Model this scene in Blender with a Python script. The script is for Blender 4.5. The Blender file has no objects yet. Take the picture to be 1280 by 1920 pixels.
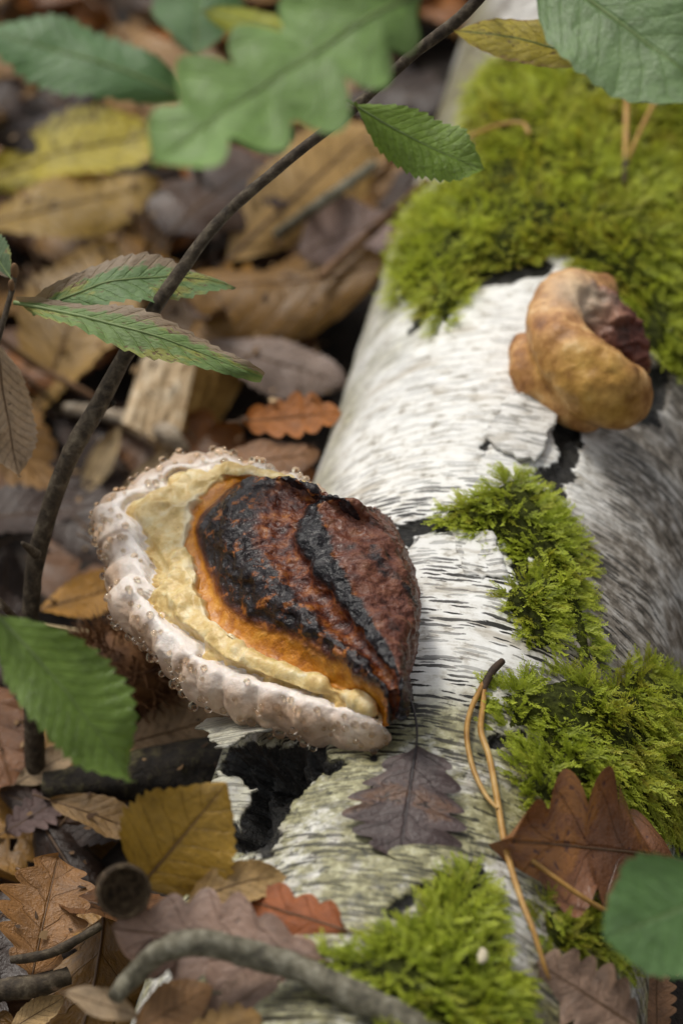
import bpy, bmesh, math, random
import numpy as np
from mathutils import Vector, Matrix

SC = bpy.context.scene
COL = SC.collection
rng = np.random.default_rng(11)
random.seed(5)

# ------------------------------------------------------------------ camera
PITCH = math.radians(38); AIM = np.array([0, 0, .13]); DIST = 1.17
FWD = np.array([0, math.cos(PITCH), -math.sin(PITCH)])
UPV = np.array([0, math.sin(PITCH), math.cos(PITCH)])
RGT = np.array([1., 0, 0])
CAM = AIM - DIST * FWD
PXK = .36 / 1920                      # photo pixel -> tangent
cd = bpy.data.cameras.new('camera'); cam = bpy.data.objects.new('camera', cd); COL.objects.link(cam)
cd.sensor_fit = 'VERTICAL'; cd.sensor_height = 36; cd.lens = 100
cd.clip_start = .02; cd.clip_end = 500
cd.dof.use_dof = True; cd.dof.focus_distance = 1.055; cd.dof.aperture_fstop = 6.5; cd.dof.aperture_blades = 7
cam.location = CAM; cam.rotation_euler = (math.pi / 2 - PITCH, 0, 0)
SC.camera = cam

# ------------------------------------------------------------------ sky, sun, exposure
SUN_EL, SUN_AZ = math.radians(58), math.radians(-40)      # azimuth from +Y towards +X
w = bpy.data.worlds.new('World'); SC.world = w; w.use_nodes = True
nt = w.node_tree; nt.nodes.clear()
sky = nt.nodes.new('ShaderNodeTexSky'); sky.sky_type = 'NISHITA'; sky.sun_disc = False
sky.sun_elevation = SUN_EL; sky.sun_rotation = SUN_AZ; sky.air_density = 1.0; sky.dust_density = 4.0; sky.ozone_density = .6
hs = nt.nodes.new('ShaderNodeHueSaturation'); hs.inputs['Saturation'].default_value = .12
bg = nt.nodes.new('ShaderNodeBackground'); bg.inputs['Strength'].default_value = .12
wo = nt.nodes.new('ShaderNodeOutputWorld')
nt.links.new(sky.outputs[0], hs.inputs['Color']); nt.links.new(hs.outputs[0], bg.inputs[0]); nt.links.new(bg.outputs[0], wo.inputs[0])
sd = bpy.data.lights.new('sun', 'SUN'); sun = bpy.data.objects.new('sun', sd); COL.objects.link(sun)
sd.energy = 1.5; sd.angle = math.radians(12); sd.color = (1, .94, .83)
sdir = Vector((math.sin(SUN_AZ) * math.cos(SUN_EL), math.cos(SUN_AZ) * math.cos(SUN_EL), math.sin(SUN_EL)))
sun.rotation_euler = sdir.to_track_quat('Z', 'Y').to_euler(); sun.location = (0, 0, 3)
vs = SC.view_settings; vs.view_transform = 'Standard'; vs.look = 'None'; vs.gamma = 1; vs.exposure = 0.12; vs.use_curve_mapping = False
SC.cycles.max_bounces = 8; SC.cycles.transmission_bounces = 6; SC.cycles.transparent_max_bounces = 4

# ------------------------------------------------------------------ small maths
def ray(px, py): return FWD + RGT * (px - 640) * PXK + UPV * (960 - py) * PXK
def at(px, py, depth): return CAM + depth * ray(px, py)
def on_plane(px, py, z):
    d = ray(px, py); return CAM + d * ((z - CAM[2]) / d[2])
def unit(v): v = np.asarray(v, float); return v / (np.linalg.norm(v) + 1e-12)

PERM = rng.permutation(256); PERM = np.concatenate([PERM] * 3); RV = rng.uniform(-1, 1, 256)
def vnoise(p):
    p = np.asarray(p, float); i = np.floor(p).astype(np.int64); f = p - i; f = f * f * (3 - 2 * f); i &= 255
    X, Y, Zz = i[:, 0], i[:, 1], i[:, 2]
    def h(a, b, c): return RV[PERM[PERM[PERM[(X + a) & 255] + ((Y + b) & 255)] + ((Zz + c) & 255)]]
    fx, fy, fz = f[:, 0], f[:, 1], f[:, 2]
    l = lambda a, b, t: a + (b - a) * t
    return l(l(l(h(0,0,0), h(1,0,0), fx), l(h(0,1,0), h(1,1,0), fx), fy), l(l(h(0,0,1), h(1,0,1), fx), l(h(0,1,1), h(1,1,1), fx), fy), fz)
def fbm(p, freq, octv=4, gain=.5, off=0.):
    p = np.asarray(p, float) * freq + off; s = 0; a = 1; n = 0
    for k in range(octv):
        s = s + a * vnoise(p + 17.3 * k); n += a; a *= gain; p = p * 2.03
    return s / n
def ridged(p, freq, octv=4, off=0.):
    p = np.asarray(p, float) * freq + off; s = 0; a = 1; n = 0
    for k in range(octv):
        s = s + a * (1 - np.abs(vnoise(p + 9.7 * k)) * 2); n += a; a *= .5; p = p * 2.1
    return s / n
def sstep(a, b, x):
    t = np.clip((x - a) / (b - a), 0, 1); return t * t * (3 - 2 * t)
def catmull(P, n, closed=False):
    """P (k,...) -> n samples along the first axis"""
    P = np.asarray(P, float); k = len(P)
    u = np.linspace(0, k - 1, n); i = np.clip(np.floor(u).astype(int), 0, k - 2); t = (u - i).reshape((-1,) + (1,) * (P.ndim - 1))
    g = lambda j: P[np.clip(j, 0, k - 1)]
    p0, p1, p2, p3 = g(i - 1), g(i), g(i + 1), g(i + 2)
    return .5 * (2 * p1 + (p2 - p0) * t + (2 * p0 - 5 * p1 + 4 * p2 - p3) * t ** 2 + (3 * p1 - p0 - 3 * p2 + p3) * t ** 3)
def poly_sd(Q, poly):
    """signed distance (inside > 0) and outward direction for points Q (n,2)"""
    Q = np.asarray(Q, float); poly = np.asarray(poly, float); n = len(poly)
    best = np.full(len(Q), 1e9); nd = np.zeros_like(Q); ins = np.zeros(len(Q), bool)
    for a in range(n):
        p, q = poly[a], poly[(a + 1) % n]; e = q - p
        t = np.clip(((Q - p) @ e) / (e @ e + 1e-15), 0, 1); v = p + t[:, None] * e - Q; d = np.hypot(v[:, 0], v[:, 1])
        m = d < best; best[m] = d[m]; nd[m] = v[m]
        c = ((p[1] > Q[:, 1]) != (q[1] > Q[:, 1]))
        with np.errstate(divide='ignore', invalid='ignore'):
            xx = (q[0] - p[0]) * (Q[:, 1] - p[1]) / (q[1] - p[1]) + p[0]
        ins ^= c & (Q[:, 0] < xx)
    nd /= (best[:, None] + 1e-9)
    nd[~ins] *= -1
    return np.where(ins, best, -best), nd

# ------------------------------------------------------------------ the log's frame (fitted to its edges in the photograph)
LA = math.radians(11.157)
AX = np.array([math.sin(LA), math.cos(LA), 0]); BX = np.array([math.cos(LA), -math.sin(LA), 0]); ZX = np.array([0, 0, 1.])
LR, LZ, LB = .0904, .0723, .0622
def log_point(phi, s, r=LR):
    phi = np.asarray(phi, float); s = np.asarray(s, float)
    return s[..., None] * AX + (LB + r * np.sin(phi))[..., None] * BX + (LZ + r * np.cos(phi))[..., None] * ZX
def on_log(px, py, R=LR):
    d = ray(px, py); p = np.array([CAM @ BX - LB, CAM @ ZX - LZ]); q = np.array([d @ BX, d @ ZX])
    a, b, c = q @ q, 2 * p @ q, p @ p - R * R; D = b * b - 4 * a * c
    t = (-b - math.sqrt(max(D, 0))) / (2 * a); return CAM + t * d
def log_uv(X):
    """3D point -> (arc length from the top, axial position)"""
    return np.array([math.atan2(X @ BX - LB, X[2] - LZ) * LR, X @ AX])
def log_normal(X):
    u = log_uv(np.asarray(X))[0] / LR; return math.sin(u) * BX + math.cos(u) * ZX
def px_uv(poly): return np.array([log_uv(on_log(*p)) for p in poly])

# ------------------------------------------------------------------ object helpers
def link(o, parent=None, world=None, kind=None, label=None, cat=None, group=None):
    COL.objects.link(o)
    if parent is not None:
        o.parent = parent
        if world is not None: o.matrix_basis = Matrix(parent['_w'] and WORLD[parent.name]).inverted() @ world if parent.name in WORLD else world
    elif world is not None: o.matrix_basis = world
    if kind: o['kind'] = kind
    if label: o['label'] = label
    if cat: o['category'] = cat
    if group: o['group'] = group
    return o
WORLD = {}
def thing(name, label, cat, loc=(0, 0, 0), group=None, world=None):
    o = bpy.data.objects.new(name, None); o.empty_display_size = .01
    W = world if world is not None else Matrix.Translation(Vector(loc))
    COL.objects.link(o); o.matrix_basis = W; WORLD[o.name] = W
    o['label'] = label; o['category'] = cat
    if group: o['group'] = group
    return o
def mesh_np(name, V, F, mat=None, attrs=None, smooth=True):
    """V (n,3); F (m,3|4) or list of arrays"""
    me = bpy.data.meshes.new(name); V = np.asarray(V, np.float32)
    Fs = F if isinstance(F, list) else [F]
    Fs = [np.asarray(f, np.int32) for f in Fs if len(f)]
    loops = np.concatenate([f.ravel() for f in Fs]); tot = np.concatenate([np.full(len(f), f.shape[1], np.int32) for f in Fs])
    st = np.concatenate([[0], np.cumsum(tot)[:-1]]).astype(np.int32)
    me.vertices.add(len(V)); me.vertices.foreach_set('co', V.ravel())
    me.loops.add(len(loops)); me.loops.foreach_set('vertex_index', loops)
    me.polygons.add(len(tot)); me.polygons.foreach_set('loop_start', st); me.polygons.foreach_set('loop_total', tot)
    me.update(calc_edges=True)
    if smooth: me.polygons.foreach_set('use_smooth', np.ones(len(tot), bool))
    for k, a in (attrs or {}).items():
        a = np.asarray(a, np.float32)
        if a.ndim == 1: me.attributes.new(k, 'FLOAT', 'POINT').data.foreach_set('value', a)
        else: me.attributes.new(k, 'FLOAT_VECTOR', 'POINT').data.foreach_set('vector', a.ravel())
    if mat: me.materials.append(mat)
    me.validate(); return me
def obj(name, me, parent=None, world=None, color=None, **kw):
    """vertices are world coordinates unless world is given"""
    o = bpy.data.objects.new(name, me); COL.objects.link(o)
    W = world if world is not None else Matrix.Identity(4)
    WORLD[o.name] = W
    if parent is not None:
        o.parent = parent; o.matrix_basis = WORLD[parent.name].inverted() @ W
    else: o.matrix_basis = W
    if color is not None: o.color = (*color, 1)
    for k, v in kw.items():
        if v: o[{'cat': 'category'}.get(k, k)] = v
    return o
def grid_faces(n, m, closed=False):
    i, j = np.meshgrid(np.arange(n - 1), np.arange(m if closed else m - 1), indexing='ij'); j2 = (j + 1) % m
    return np.stack([i * m + j, i * m + j2, (i + 1) * m + j2, (i + 1) * m + j], -1).reshape(-1, 4)
def tube(pts, rad, sides=8, n=None, rough=0., seed=0., cap=True):
    P = np.asarray(pts, float); R = np.asarray(rad, float) * np.ones(len(P))
    if n: P = catmull(P, n); R = catmull(R[:, None], n)[:, 0]
    k = len(P); T = np.gradient(P, axis=0); T /= np.linalg.norm(T, axis=1)[:, None] + 1e-12
    N = np.zeros_like(P); ref = np.array([.13, .2, .97]) if abs(T[0] @ np.array([.13, .2, .97])) < .9 else np.array([1., 0, 0])
    v = np.cross(T[0], ref)
    for i in range(k):
        v = v - (v @ T[i]) * T[i]; v /= np.linalg.norm(v) + 1e-12; N[i] = v
    Bn = np.cross(T, N); a = np.linspace(0, 2 * math.pi, sides, endpoint=False)
    dirs = np.cos(a)[None, :, None] * N[:, None] + np.sin(a)[None, :, None] * Bn[:, None]
    V = P[:, None] + dirs * R[:, None, None]; V = V.reshape(-1, 3)
    if rough:
        V = V + dirs.reshape(-1, 3) * (fbm(V, 1 / (R.max() * 1.3), 3, .6, seed) * rough * np.repeat(R, sides))[:, None]
    F = [grid_faces(k, sides, True)]
    if cap:
        c0, c1 = len(V), len(V) + 1; V = np.vstack([V, P[:1], P[-1:]])
        j = np.arange(sides); F.append(np.stack([np.full(sides, c0), (j + 1) % sides, j], -1))
        b = (k - 1) * sides; F.append(np.stack([np.full(sides, c1), b + j, b + (j + 1) % sides], -1))
    return V, F
def merge(parts):
    Vs, Fs, o = [], [], 0
    for V, F in parts:
        Vs.append(V); Fs += [np.asarray(f) + o for f in (F if isinstance(F, list) else [F])]; o += len(V)
    return np.vstack(Vs), Fs
def blob(ells, voxel, smooth=6):
    """smooth union of ellipsoids (centre, radii, 3x3 axes): remeshed to one skin"""
    bm = bmesh.new()
    for c, r, ax in ells:
        M = Matrix(np.asarray(ax).T.tolist()).to_4x4() @ Matrix.Diagonal((*r, 1)); M.translation = Vector(c)
        bmesh.ops.create_icosphere(bm, subdivisions=4, radius=1, matrix=M)
    me = bpy.data.meshes.new('tmp'); bm.to_mesh(me); bm.free(); o = bpy.data.objects.new('tmp', me); COL.objects.link(o)
    r = o.modifiers.new('r', 'REMESH'); r.mode = 'VOXEL'; r.voxel_size = voxel
    s = o.modifiers.new('s', 'SMOOTH'); s.iterations = smooth; s.factor = .6
    dg = bpy.context.evaluated_depsgraph_get(); ev = o.evaluated_get(dg); m2 = bpy.data.meshes.new_from_object(ev)
    V = np.zeros(len(m2.vertices) * 3); m2.vertices.foreach_get('co', V); N = np.zeros_like(V); m2.vertices.foreach_get('normal', N)
    F4 = np.array([p.vertices[:] for p in m2.polygons if len(p.vertices) == 4]); F3 = np.array([p.vertices[:] for p in m2.polygons if len(p.vertices) == 3])
    bpy.data.objects.remove(o); bpy.data.meshes.remove(me); bpy.data.meshes.remove(m2)
    return V.reshape(-1, 3), [f for f in (F4, F3) if len(f)], N.reshape(-1, 3)

# ------------------------------------------------------------------ material helper
class Mat:
    def __init__(s, name, rough=.6, spec=.5):
        s.mat = bpy.data.materials.new(name); s.mat.use_nodes = True; s.t = s.mat.node_tree; s.t.nodes.clear()
        s.out = s.t.nodes.new('ShaderNodeOutputMaterial'); s.b = s.t.nodes.new('ShaderNodeBsdfPrincipled')
        s.t.links.new(s.b.outputs[0], s.out.inputs[0]); s.set('Roughness', rough); s.set('Specular IOR Level', spec)
    def put(s, sock, v):
        if isinstance(v, bpy.types.NodeSocket): s.t.links.new(v, sock)
        elif isinstance(v, (tuple, list)) and len(v) == 3 and sock.type == 'RGBA': sock.default_value = (*v, 1)
        else: sock.default_value = v
    def set(s, k, v): s.put(s.b.inputs[k], v)
    def n(s, typ, props=None, **ins):
        nd = s.t.nodes.new('ShaderNode' + typ)
        for k, v in (props or {}).items(): setattr(nd, k, v)
        for k, v in ins.items(): s.put(nd.inputs[k.replace('_', ' ')], v)
        return nd
    def m(s, op, a, b=0., c=None, clamp=False):
        nd = s.t.nodes.new('ShaderNodeMath'); nd.operation = op; nd.use_clamp = clamp
        s.put(nd.inputs[0], a); s.put(nd.inputs[1], b)
        if c is not None: s.put(nd.inputs[2], c)
        return nd.outputs[0]
    def attr(s, name, typ='GEOMETRY', out='Fac'):
        return s.n('Attribute', dict(attribute_name=name, attribute_type=typ)).outputs[out]
    def mix(s, f, a, b, mode='MIX'):
        nd = s.t.nodes.new('ShaderNodeMix'); nd.data_type = 'RGBA'; nd.blend_type = mode
        s.put(nd.inputs[0], f); s.put(nd.inputs[6], a); s.put(nd.inputs[7], b); return nd.outputs[2]
    def ss(s, x, a, b):
        nd = s.t.nodes.new('ShaderNodeMapRange'); nd.interpolation_type = 'SMOOTHSTEP'
        s.put(nd.inputs[0], x); s.put(nd.inputs[1], a); s.put(nd.inputs[2], b); return nd.outputs[0]
    def noise(s, vec, scale, detail=4, rough=.55, dist=0., out=0):
        return s.n('TexNoise', Vector=vec, Scale=scale, Detail=detail, Roughness=rough, Distortion=dist).outputs[out]
    def xyz(s, x, y, z=0.):
        return s.n('CombineXYZ', X=x, Y=y, Z=z).outputs[0]
    def ramp(s, f, stops, interp='LINEAR'):
        nd = s.t.nodes.new('ShaderNodeValToRGB'); cr = nd.color_ramp; cr.interpolation = interp
        while len(cr.elements) < len(stops): cr.elements.new(.5)
        for e, (p, c) in zip(cr.elements, stops): e.position = p; e.color = (*c, 1)
        s.put(nd.inputs[0], f); return nd.outputs[0]
    def bump(s, h, dist, strength=1., prev=None):
        nd = s.t.nodes.new('ShaderNodeBump'); s.put(nd.inputs['Height'], h); nd.inputs['Distance'].default_value = dist; nd.inputs['Strength'].default_value = strength
        if prev is not None: s.put(nd.inputs['Normal'], prev)
        return nd.outputs[0]
    def pos(s): return s.n('TexCoord').outputs['Object']
    def translucent(s, color, fac):
        tr = s.n('BsdfTranslucent', Color=color); mx = s.n('MixShader', Fac=fac)
        s.t.links.new(s.b.outputs[0], mx.inputs[1]); s.t.links.new(tr.outputs[0], mx.inputs[2]); s.t.links.new(mx.outputs[0], s.out.inputs[0])

# ------------------------------------------------------------------ materials
def make_materials():
    D = {}
    # soil
    m = Mat('soil', .85); p = m.pos(); n = m.noise(p, 60, 6, .65)
    m.set('Base Color', m.ramp(n, [(.3, (.005, .003, .002)), (.55, (.018, .010, .005)), (.75, (.05, .028, .012))])); m.set('Normal', m.bump(n, .006)); D['soil'] = m.mat
    # birch bark
    m = Mat('birch_bark', .55, .35); u = m.attr('arc'); v = m.attr('axial'); dark = m.attr('dark'); alg = m.attr('algae'); gray = m.attr('weathered')
    P3 = m.pos(); wob = m.m('MULTIPLY', m.m('SUBTRACT', m.noise(P3, 40, 3), .5), .006); v2 = m.m('ADD', v, wob)
    fine0 = m.noise(m.xyz(m.m('MULTIPLY', u, 75.), m.m('MULTIPLY', v2, 460.)), 1., 5, .6); iso = m.noise(P3, 170, 5, .65); fine = m.m('MULTIPLY_ADD', iso, .62, m.m('MULTIPLY', fine0, .38)); fine = m.m('MULTIPLY_ADD', m.m('SUBTRACT', fine, .5), 1.5, .5)
    mid = m.noise(m.xyz(m.m('MULTIPLY', u, 26.), m.m('MULTIPLY', v2, 95.), 3.1), 1., 4, .6)
    big = m.noise(P3, 22, 4, .6)
    col = m.ramp(fine, [(.26, (.22, .19, .15)), (.36, (.55, .52, .46)), (.47, (.78, .77, .73)), (.75, (.90, .90, .88))])
    col = m.mix(m.m('MULTIPLY', m.ss(mid, .56, .70), .7), col, (.45, .40, .32))
    # weathered brown-grey flank
    wsh = m.ramp(fine, [(.30, (.05, .042, .032)), (.46, (.19, .16, .125)), (.62, (.42, .385, .34)), (.8, (.66, .63, .60))])
    col = m.mix(m.m('MULTIPLY', gray, m.ss(big, .2, .55), clamp=True), col, wsh)
    # algae, yellow-green and blotchy
    an = m.noise(P3, 190, 6, .72); agc = m.ramp(an, [(.30, (.035, .035, .012)), (.5, (.21, .19, .06)), (.64, (.47, .45, .26)), (.8, (.72, .71, .62))])
    col = m.mix(m.m('MULTIPLY', alg, m.m('MULTIPLY', m.ss(m.m('MULTIPLY_ADD', m.m('SUBTRACT', iso, .5), .8, big), .30, .55), .9), clamp=True), col, agc); col = m.mix(m.m('MULTIPLY', m.m('MULTIPLY', alg, m.ss(m.noise(P3, 330, 4, .7), .56, .66)), .8), col, (.035, .034, .022))
    # lenticels: short dark dashes round the stem, two sizes
    lent = None
    for k, (cu, cv, lo, hi, keep) in enumerate(((.020, .0024, .22, .46, .75), (.011, .0016, .20, .42, .38))):
        vo = m.n('TexVoronoi', dict(voronoi_dimensions='2D'), Vector=m.xyz(m.m('MULTIPLY', u, 1 / cu), m.m('MULTIPLY', v2, 1 / cv)), Scale=1., Randomness=1.)
        sep = m.n('SeparateColor', Color=vo.outputs['Color'])
        size = m.m('MULTIPLY_ADD', sep.outputs[0], hi - lo, lo); on = m.m('LESS_THAN', sep.outputs[1], keep)
        dd = m.m('ADD', vo.outputs['Distance'], m.m('MULTIPLY', m.m('SUBTRACT', m.noise(P3, 600, 3), .5), .30))
        a = m.m('MULTIPLY', m.m('SUBTRACT', 1., m.ss(dd, m.m('MULTIPLY', size, .78), size)), on)
        lent = a if lent is None else m.m('MAXIMUM', lent, a)
    patch = m.ss(m.noise(m.xyz(m.m('MULTIPLY', u, 18.), m.m('MULTIPLY', v2, 40.), 7.), 1., 3), .36, .56)
    lent = m.m('MULTIPLY', lent, m.m('MULTIPLY_ADD', patch, .6, .4))
    lw = m.attr('lent'); lentc = m.m('MULTIPLY', lent, lw)
    col = m.mix(lentc, col, (.016, .014, .011))
    # bare black rotten wood
    dn = m.noise(P3, 260, 5, .7); dc = m.ramp(dn, [(.35, (.004, .004, .004)), (.58, (.022, .020, .017)), (.72, (.09, .085, .07)), (.85, (.25, .24, .2))])
    dm = m.ss(m.m('ADD', dark, m.m('MULTIPLY', m.m('SUBTRACT', dn, .5), .7)), .38, .62)
    col = m.mix(dm, col, dc); m.set('Base Color', col)
    h = m.m('SUBTRACT', m.m('ADD', m.m('MULTIPLY', fine, 1.0), m.m('MULTIPLY', mid, .8)), m.m('MULTIPLY', lent, .7))
    m.set('Normal', m.bump(m.m('ADD', h, m.m('MULTIPLY', m.m('MULTIPLY', dn, dm), 4.)), .0011, .6))
    m.set('Roughness', m.m('MULTIPLY_ADD', fine, .35, .3)); D['bark'] = m.mat
    # bracket: zones by ring attribute
    m = Mat('bracket_skin', .4, .5); t = m.attr('ring'); a = m.attr('arcpos'); P3 = m.pos()
    n1 = m.noise(P3, 45, 5, .6); n2 = m.noise(P3, 160, 5, .62); n3 = m.noise(P3, 520, 4, .6)
    tt = m.m('ADD', t, m.m('MULTIPLY', m.m('SUBTRACT', n1, .5), .9)); tt = m.m('ADD', tt, m.m('MULTIPLY', m.m('SUBTRACT', n2, .5), .5))
    ts = m.m('ADD', t, m.m('MULTIPLY', m.m('SUBTRACT', n1, .5), .35))
    white = m.ramp(n1, [(.3, (.40, .26, .165)), (.5, (.56, .41, .295)), (.68, (.72, .60, .49))])
    crest = m.ss(m.m('MULTIPLY_ADD', m.m('SUBTRACT', n1, .5), 2.2, t), 2.1, 3.3); white = m.mix(m.m('MULTIPLY', crest, .75), white, (.90, .85, .81))
    cream = m.ramp(n2, [(.3, (.54, .35, .11)), (.5, (.72, .53, .22)), (.72, (.83, .71, .44))])
    pits = m.ss(m.noise(P3, 900, 2), .71, .77); cream = m.mix(m.m('MULTIPLY', pits, .7), cream, (.16, .09, .03))
    orange = m.ramp(n2, [(.3, (.32, .10, .008)), (.5, (.56, .215, .014)), (.7, (.70, .34, .05))])
    c = m.mix(m.ss(ts, 3.97, 4.03), white, cream)
    t6 = m.m('ADD', t, m.attr('wob')); c = m.mix(m.m('MULTIPLY', m.m('MULTIPLY', m.ss(t6, 5.3, 5.7), m.ss(n1, .48, .6)), .6), c, (.82, .74, .56)); c = m.mix(m.ss(m.m('MULTIPLY_ADD', m.m('SUBTRACT', n2, .5), .3, t6), 5.82, 5.98), c, orange)
    red = m.ramp(n2, [(.28, (.014, .005, .005)), (.46, (.085, .018, .007)), (.58, (.20, .055, .012)), (.74, (.42, .155, .02))])
    black = m.ramp(n3, [(.3, (.003, .003, .004)), (.58, (.010, .008, .010)), (.72, (.035, .022, .024)), (.9, (.16, .13, .11))])
    rust = m.ramp(n2, [(.3, (.03, .010, .006)), (.48, (.115, .032, .016)), (.62, (.17, .058, .026)), (.8, (.25, .13, .07))])
    ts2 = m.m('SUBTRACT', tt, m.m('MULTIPLY', m.ss(a, .52, .72), .75)); c = m.mix(m.ss(ts2, 6.62, 6.95), c, red)
    c = m.mix(m.m('MULTIPLY', m.m('MULTIPLY', m.ss(ts2, 6.85, 7.15), m.m('SUBTRACT', 1., m.ss(tt, 8.35, 8.75))), .95), c, m.mix(m.ss(n2, .53, .64), black, red))
    c = m.mix(m.m('MULTIPLY', m.ss(tt, 9.35, 9.6), m.m('SUBTRACT', 1., m.ss(tt, 10.2, 10.4))), c, black)
    c = m.mix(m.ss(m.m('MULTIPLY_ADD', m.m('SUBTRACT', n1, .5), .5, t), 10.25, 10.42), c, rust)
    c = m.mix(m.m('MULTIPLY', m.ss(t, 10.4, 10.8), m.ss(n1, .56, .66)), c, black)
    edge = m.ss(a, .88, .97); c = m.mix(m.m('MULTIPLY', m.m('MULTIPLY', edge, m.ss(t, 9.3, 9.8)), .8), c, black)
    m.set('Base Color', c)
    wax = m.ss(t, 6.4, 7.2); m.set('Roughness', m.m('ADD', m.m('MULTIPLY_ADD', wax, -.14, .36), m.m('MULTIPLY', m.ss(t, 10.2, 10.6), .25)))
    m.set('Coat Weight', m.m('MULTIPLY', wax, .12)); m.set('Specular IOR Level', m.m('MULTIPLY_ADD', wax, -.15, .5)); m.set('Coat Roughness', .2)
    m.set('Subsurface Weight', m.m('MULTIPLY', m.m('SUBTRACT', 1., m.ss(t, 5., 6.)), .25)); m.set('Subsurface Radius', (.004, .0025, .0015)); m.set('Subsurface Scale', .5)
    hh = m.m('ADD', m.m('MULTIPLY', n2, m.m('MULTIPLY_ADD', wax, .6, .55)), m.m('MULTIPLY', n3, m.m('MULTIPLY_ADD', wax, .3, .14))); m.set('Normal', m.bump(hh, .0022, .8)); D['bracket'] = m.mat
    # young bracket
    m = Mat('young_bracket_skin', .5, .4); P3 = m.pos(); k = m.attr('crust'); yl = m.attr('yellow'); n1 = m.noise(P3, 90, 5, .6); n2 = m.noise(P3, 350, 4, .6)
    c = m.ramp(n1, [(.30, (.17, .06, .018)), (.46, (.40, .185, .06)), (.58, (.58, .32, .125)), (.70, (.72, .48, .25))])
    c = m.mix(m.m('MULTIPLY', yl, .8), c, m.ramp(n1, [(.3, (.26, .12, .015)), (.6, (.52, .30, .05)), (.75, (.62, .45, .16))]))
    cr = m.ramp(n1, [(.3, (.02, .008, .006)), (.5, (.13, .035, .02)), (.65, (.24, .09, .05)), (.8, (.40, .22, .14))])
    c = m.mix(m.ss(m.m('ADD', k, m.m('MULTIPLY', m.m('SUBTRACT', n1, .5), .8)), .42, .58), c, cr); c = m.mix(m.m('MULTIPLY', m.attr('pale'), .7), c, (.74, .60, .42))
    c = m.mix(m.ss(n2, .63, .72), c, m.mix(.5, c, (.10, .04, .015))); m.set('Base Color', c); m.set('Normal', m.bump(m.m('ADD', n1, m.m('MULTIPLY', n2, .25)), .0016, .7)); D['young'] = m.mat
    # water drop
    m = Mat('dew', .02, .5); m.set('Base Color', (.96, .86, .72)); m.set('Transmission Weight', 1.); m.set('IOR', 1.33); D['dew'] = m.mat
    # leaves
    def leaf(name, vein, spotc, spot_lo, spot_hi, rough, trans, edge=None, bl=.35, blotch=None, one_side=False):
        m = Mat(name, rough, .5); base = m.n('ObjectInfo'); bc = base.outputs['Color']; rnd = base.outputs['Random']
        t = m.attr('along'); v = m.attr('across'); av = m.m('ABSOLUTE', v)
        q = m.xyz(m.m('MULTIPLY_ADD', v, .30, m.m('MULTIPLY', rnd, 90.)), t, m.m('MULTIPLY', rnd, 37.))
        n1 = m.noise(q, 3.2, 5, .6); n2 = m.noise(q, 22, 4, .6); n3 = m.noise(q, 75, 3, .6)
        c = m.mix(1., bc, m.ramp(n1, [(.25, (1 - bl * 1.3,) * 3), (.5, (1, 1, 1)), (.78, (1 + bl * .9,) * 3)]), 'MULTIPLY')
        c = m.mix(1., c, m.ramp(n2, [(.25, (.72, .70, .68)), (.5, (1, 1, 1)), (.8, (1.2, 1.18, 1.12))]), 'MULTIPLY')
        if blotch: c = m.mix(m.m('MULTIPLY', m.ss(n1, blotch[1], blotch[1] + .10), .85), c, m.mix(.65, c, blotch[0]))
        if edge: c = m.mix(m.m('MULTIPLY', m.ss(m.m('MULTIPLY_ADD', m.m('SUBTRACT', n2, .5), 1.1, m.m('MULTIPLY', v, -1.) if one_side else av), edge[1], edge[2]), .92), c, edge[0])
        c = m.mix(m.m('MULTIPLY', m.ss(m.m('ADD', n2, m.m('MULTIPLY', m.m('SUBTRACT', n1, .5), .5)), spot_lo, spot_hi), .85), c, spotc)
        fr = m.m('FRACT', m.m('ADD', m.attr('vein'), .5)); wv = m.m('MULTIPLY', m.attr('pitch'), .007)
        lat = m.m('SUBTRACT', 1., m.ss(m.m('ABSOLUTE', m.m('SUBTRACT', fr, .5)), m.m('MULTIPLY', wv, .3), wv)); lat = m.m('MULTIPLY', lat, m.m('SUBTRACT', 1., m.ss(av, .75, 1.)))
        ven = m.m('MAXIMUM', lat, m.m('SUBTRACT', 1., m.ss(av, .02, .06)))
        c = m.mix(m.m('MULTIPLY', ven, .30), c, m.mix(1., c, vein, 'MULTIPLY')); m.set('Base Color', c)
        m.set('Normal', m.bump(m.m('ADD', m.m('ADD', m.m('MULTIPLY', ven, .5), m.m('MULTIPLY', n2, .9)), m.m('MULTIPLY', n3, .3)), .0011, .8))
        m.set('Roughness', m.m('MULTIPLY_ADD', n2, .3, rough - .15)); m.translucent(m.mix(1., c, (1.2, 1.1, .7), 'MULTIPLY'), trans); return m.mat
    D['dry'] = leaf('dry_leaf', (.35, .28, .22), (.035, .018, .010), .66, .74, .42, .10)
    D['wetdark'] = leaf('wet_dark_leaf', (.22, .2, .22), (.020, .011, .009), .58, .70, .34, .05, blotch=((.17, .075, .025), .54))
    D['wetbrown'] = leaf('wet_brown_leaf', (.3, .22, .18), (.05, .018, .022), .58, .72, .26, .06, blotch=((.42, .17, .03), .52))
    D['green'] = leaf('green_leaf', (1.5, 1.6, 1.2), (.10, .06, .02), .71, .77, .42, .22, None, .18)
    D['spotted'] = leaf('spotted_leaf', (1.5, 1.5, 1.2), (.14, .075, .04), .60, .68, .48, .18, ((.27, .19, .13), .38, .56), .2, ((.40, .34, .06), .54), True)
    D['yellow'] = leaf('yellow_leaf', (.8, .8, .5), (.12, .075, .02), .55, .66, .5, .2, ((.25, .14, .06), .85, 1.1), .35, ((.17, .16, .025), .50))
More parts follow.
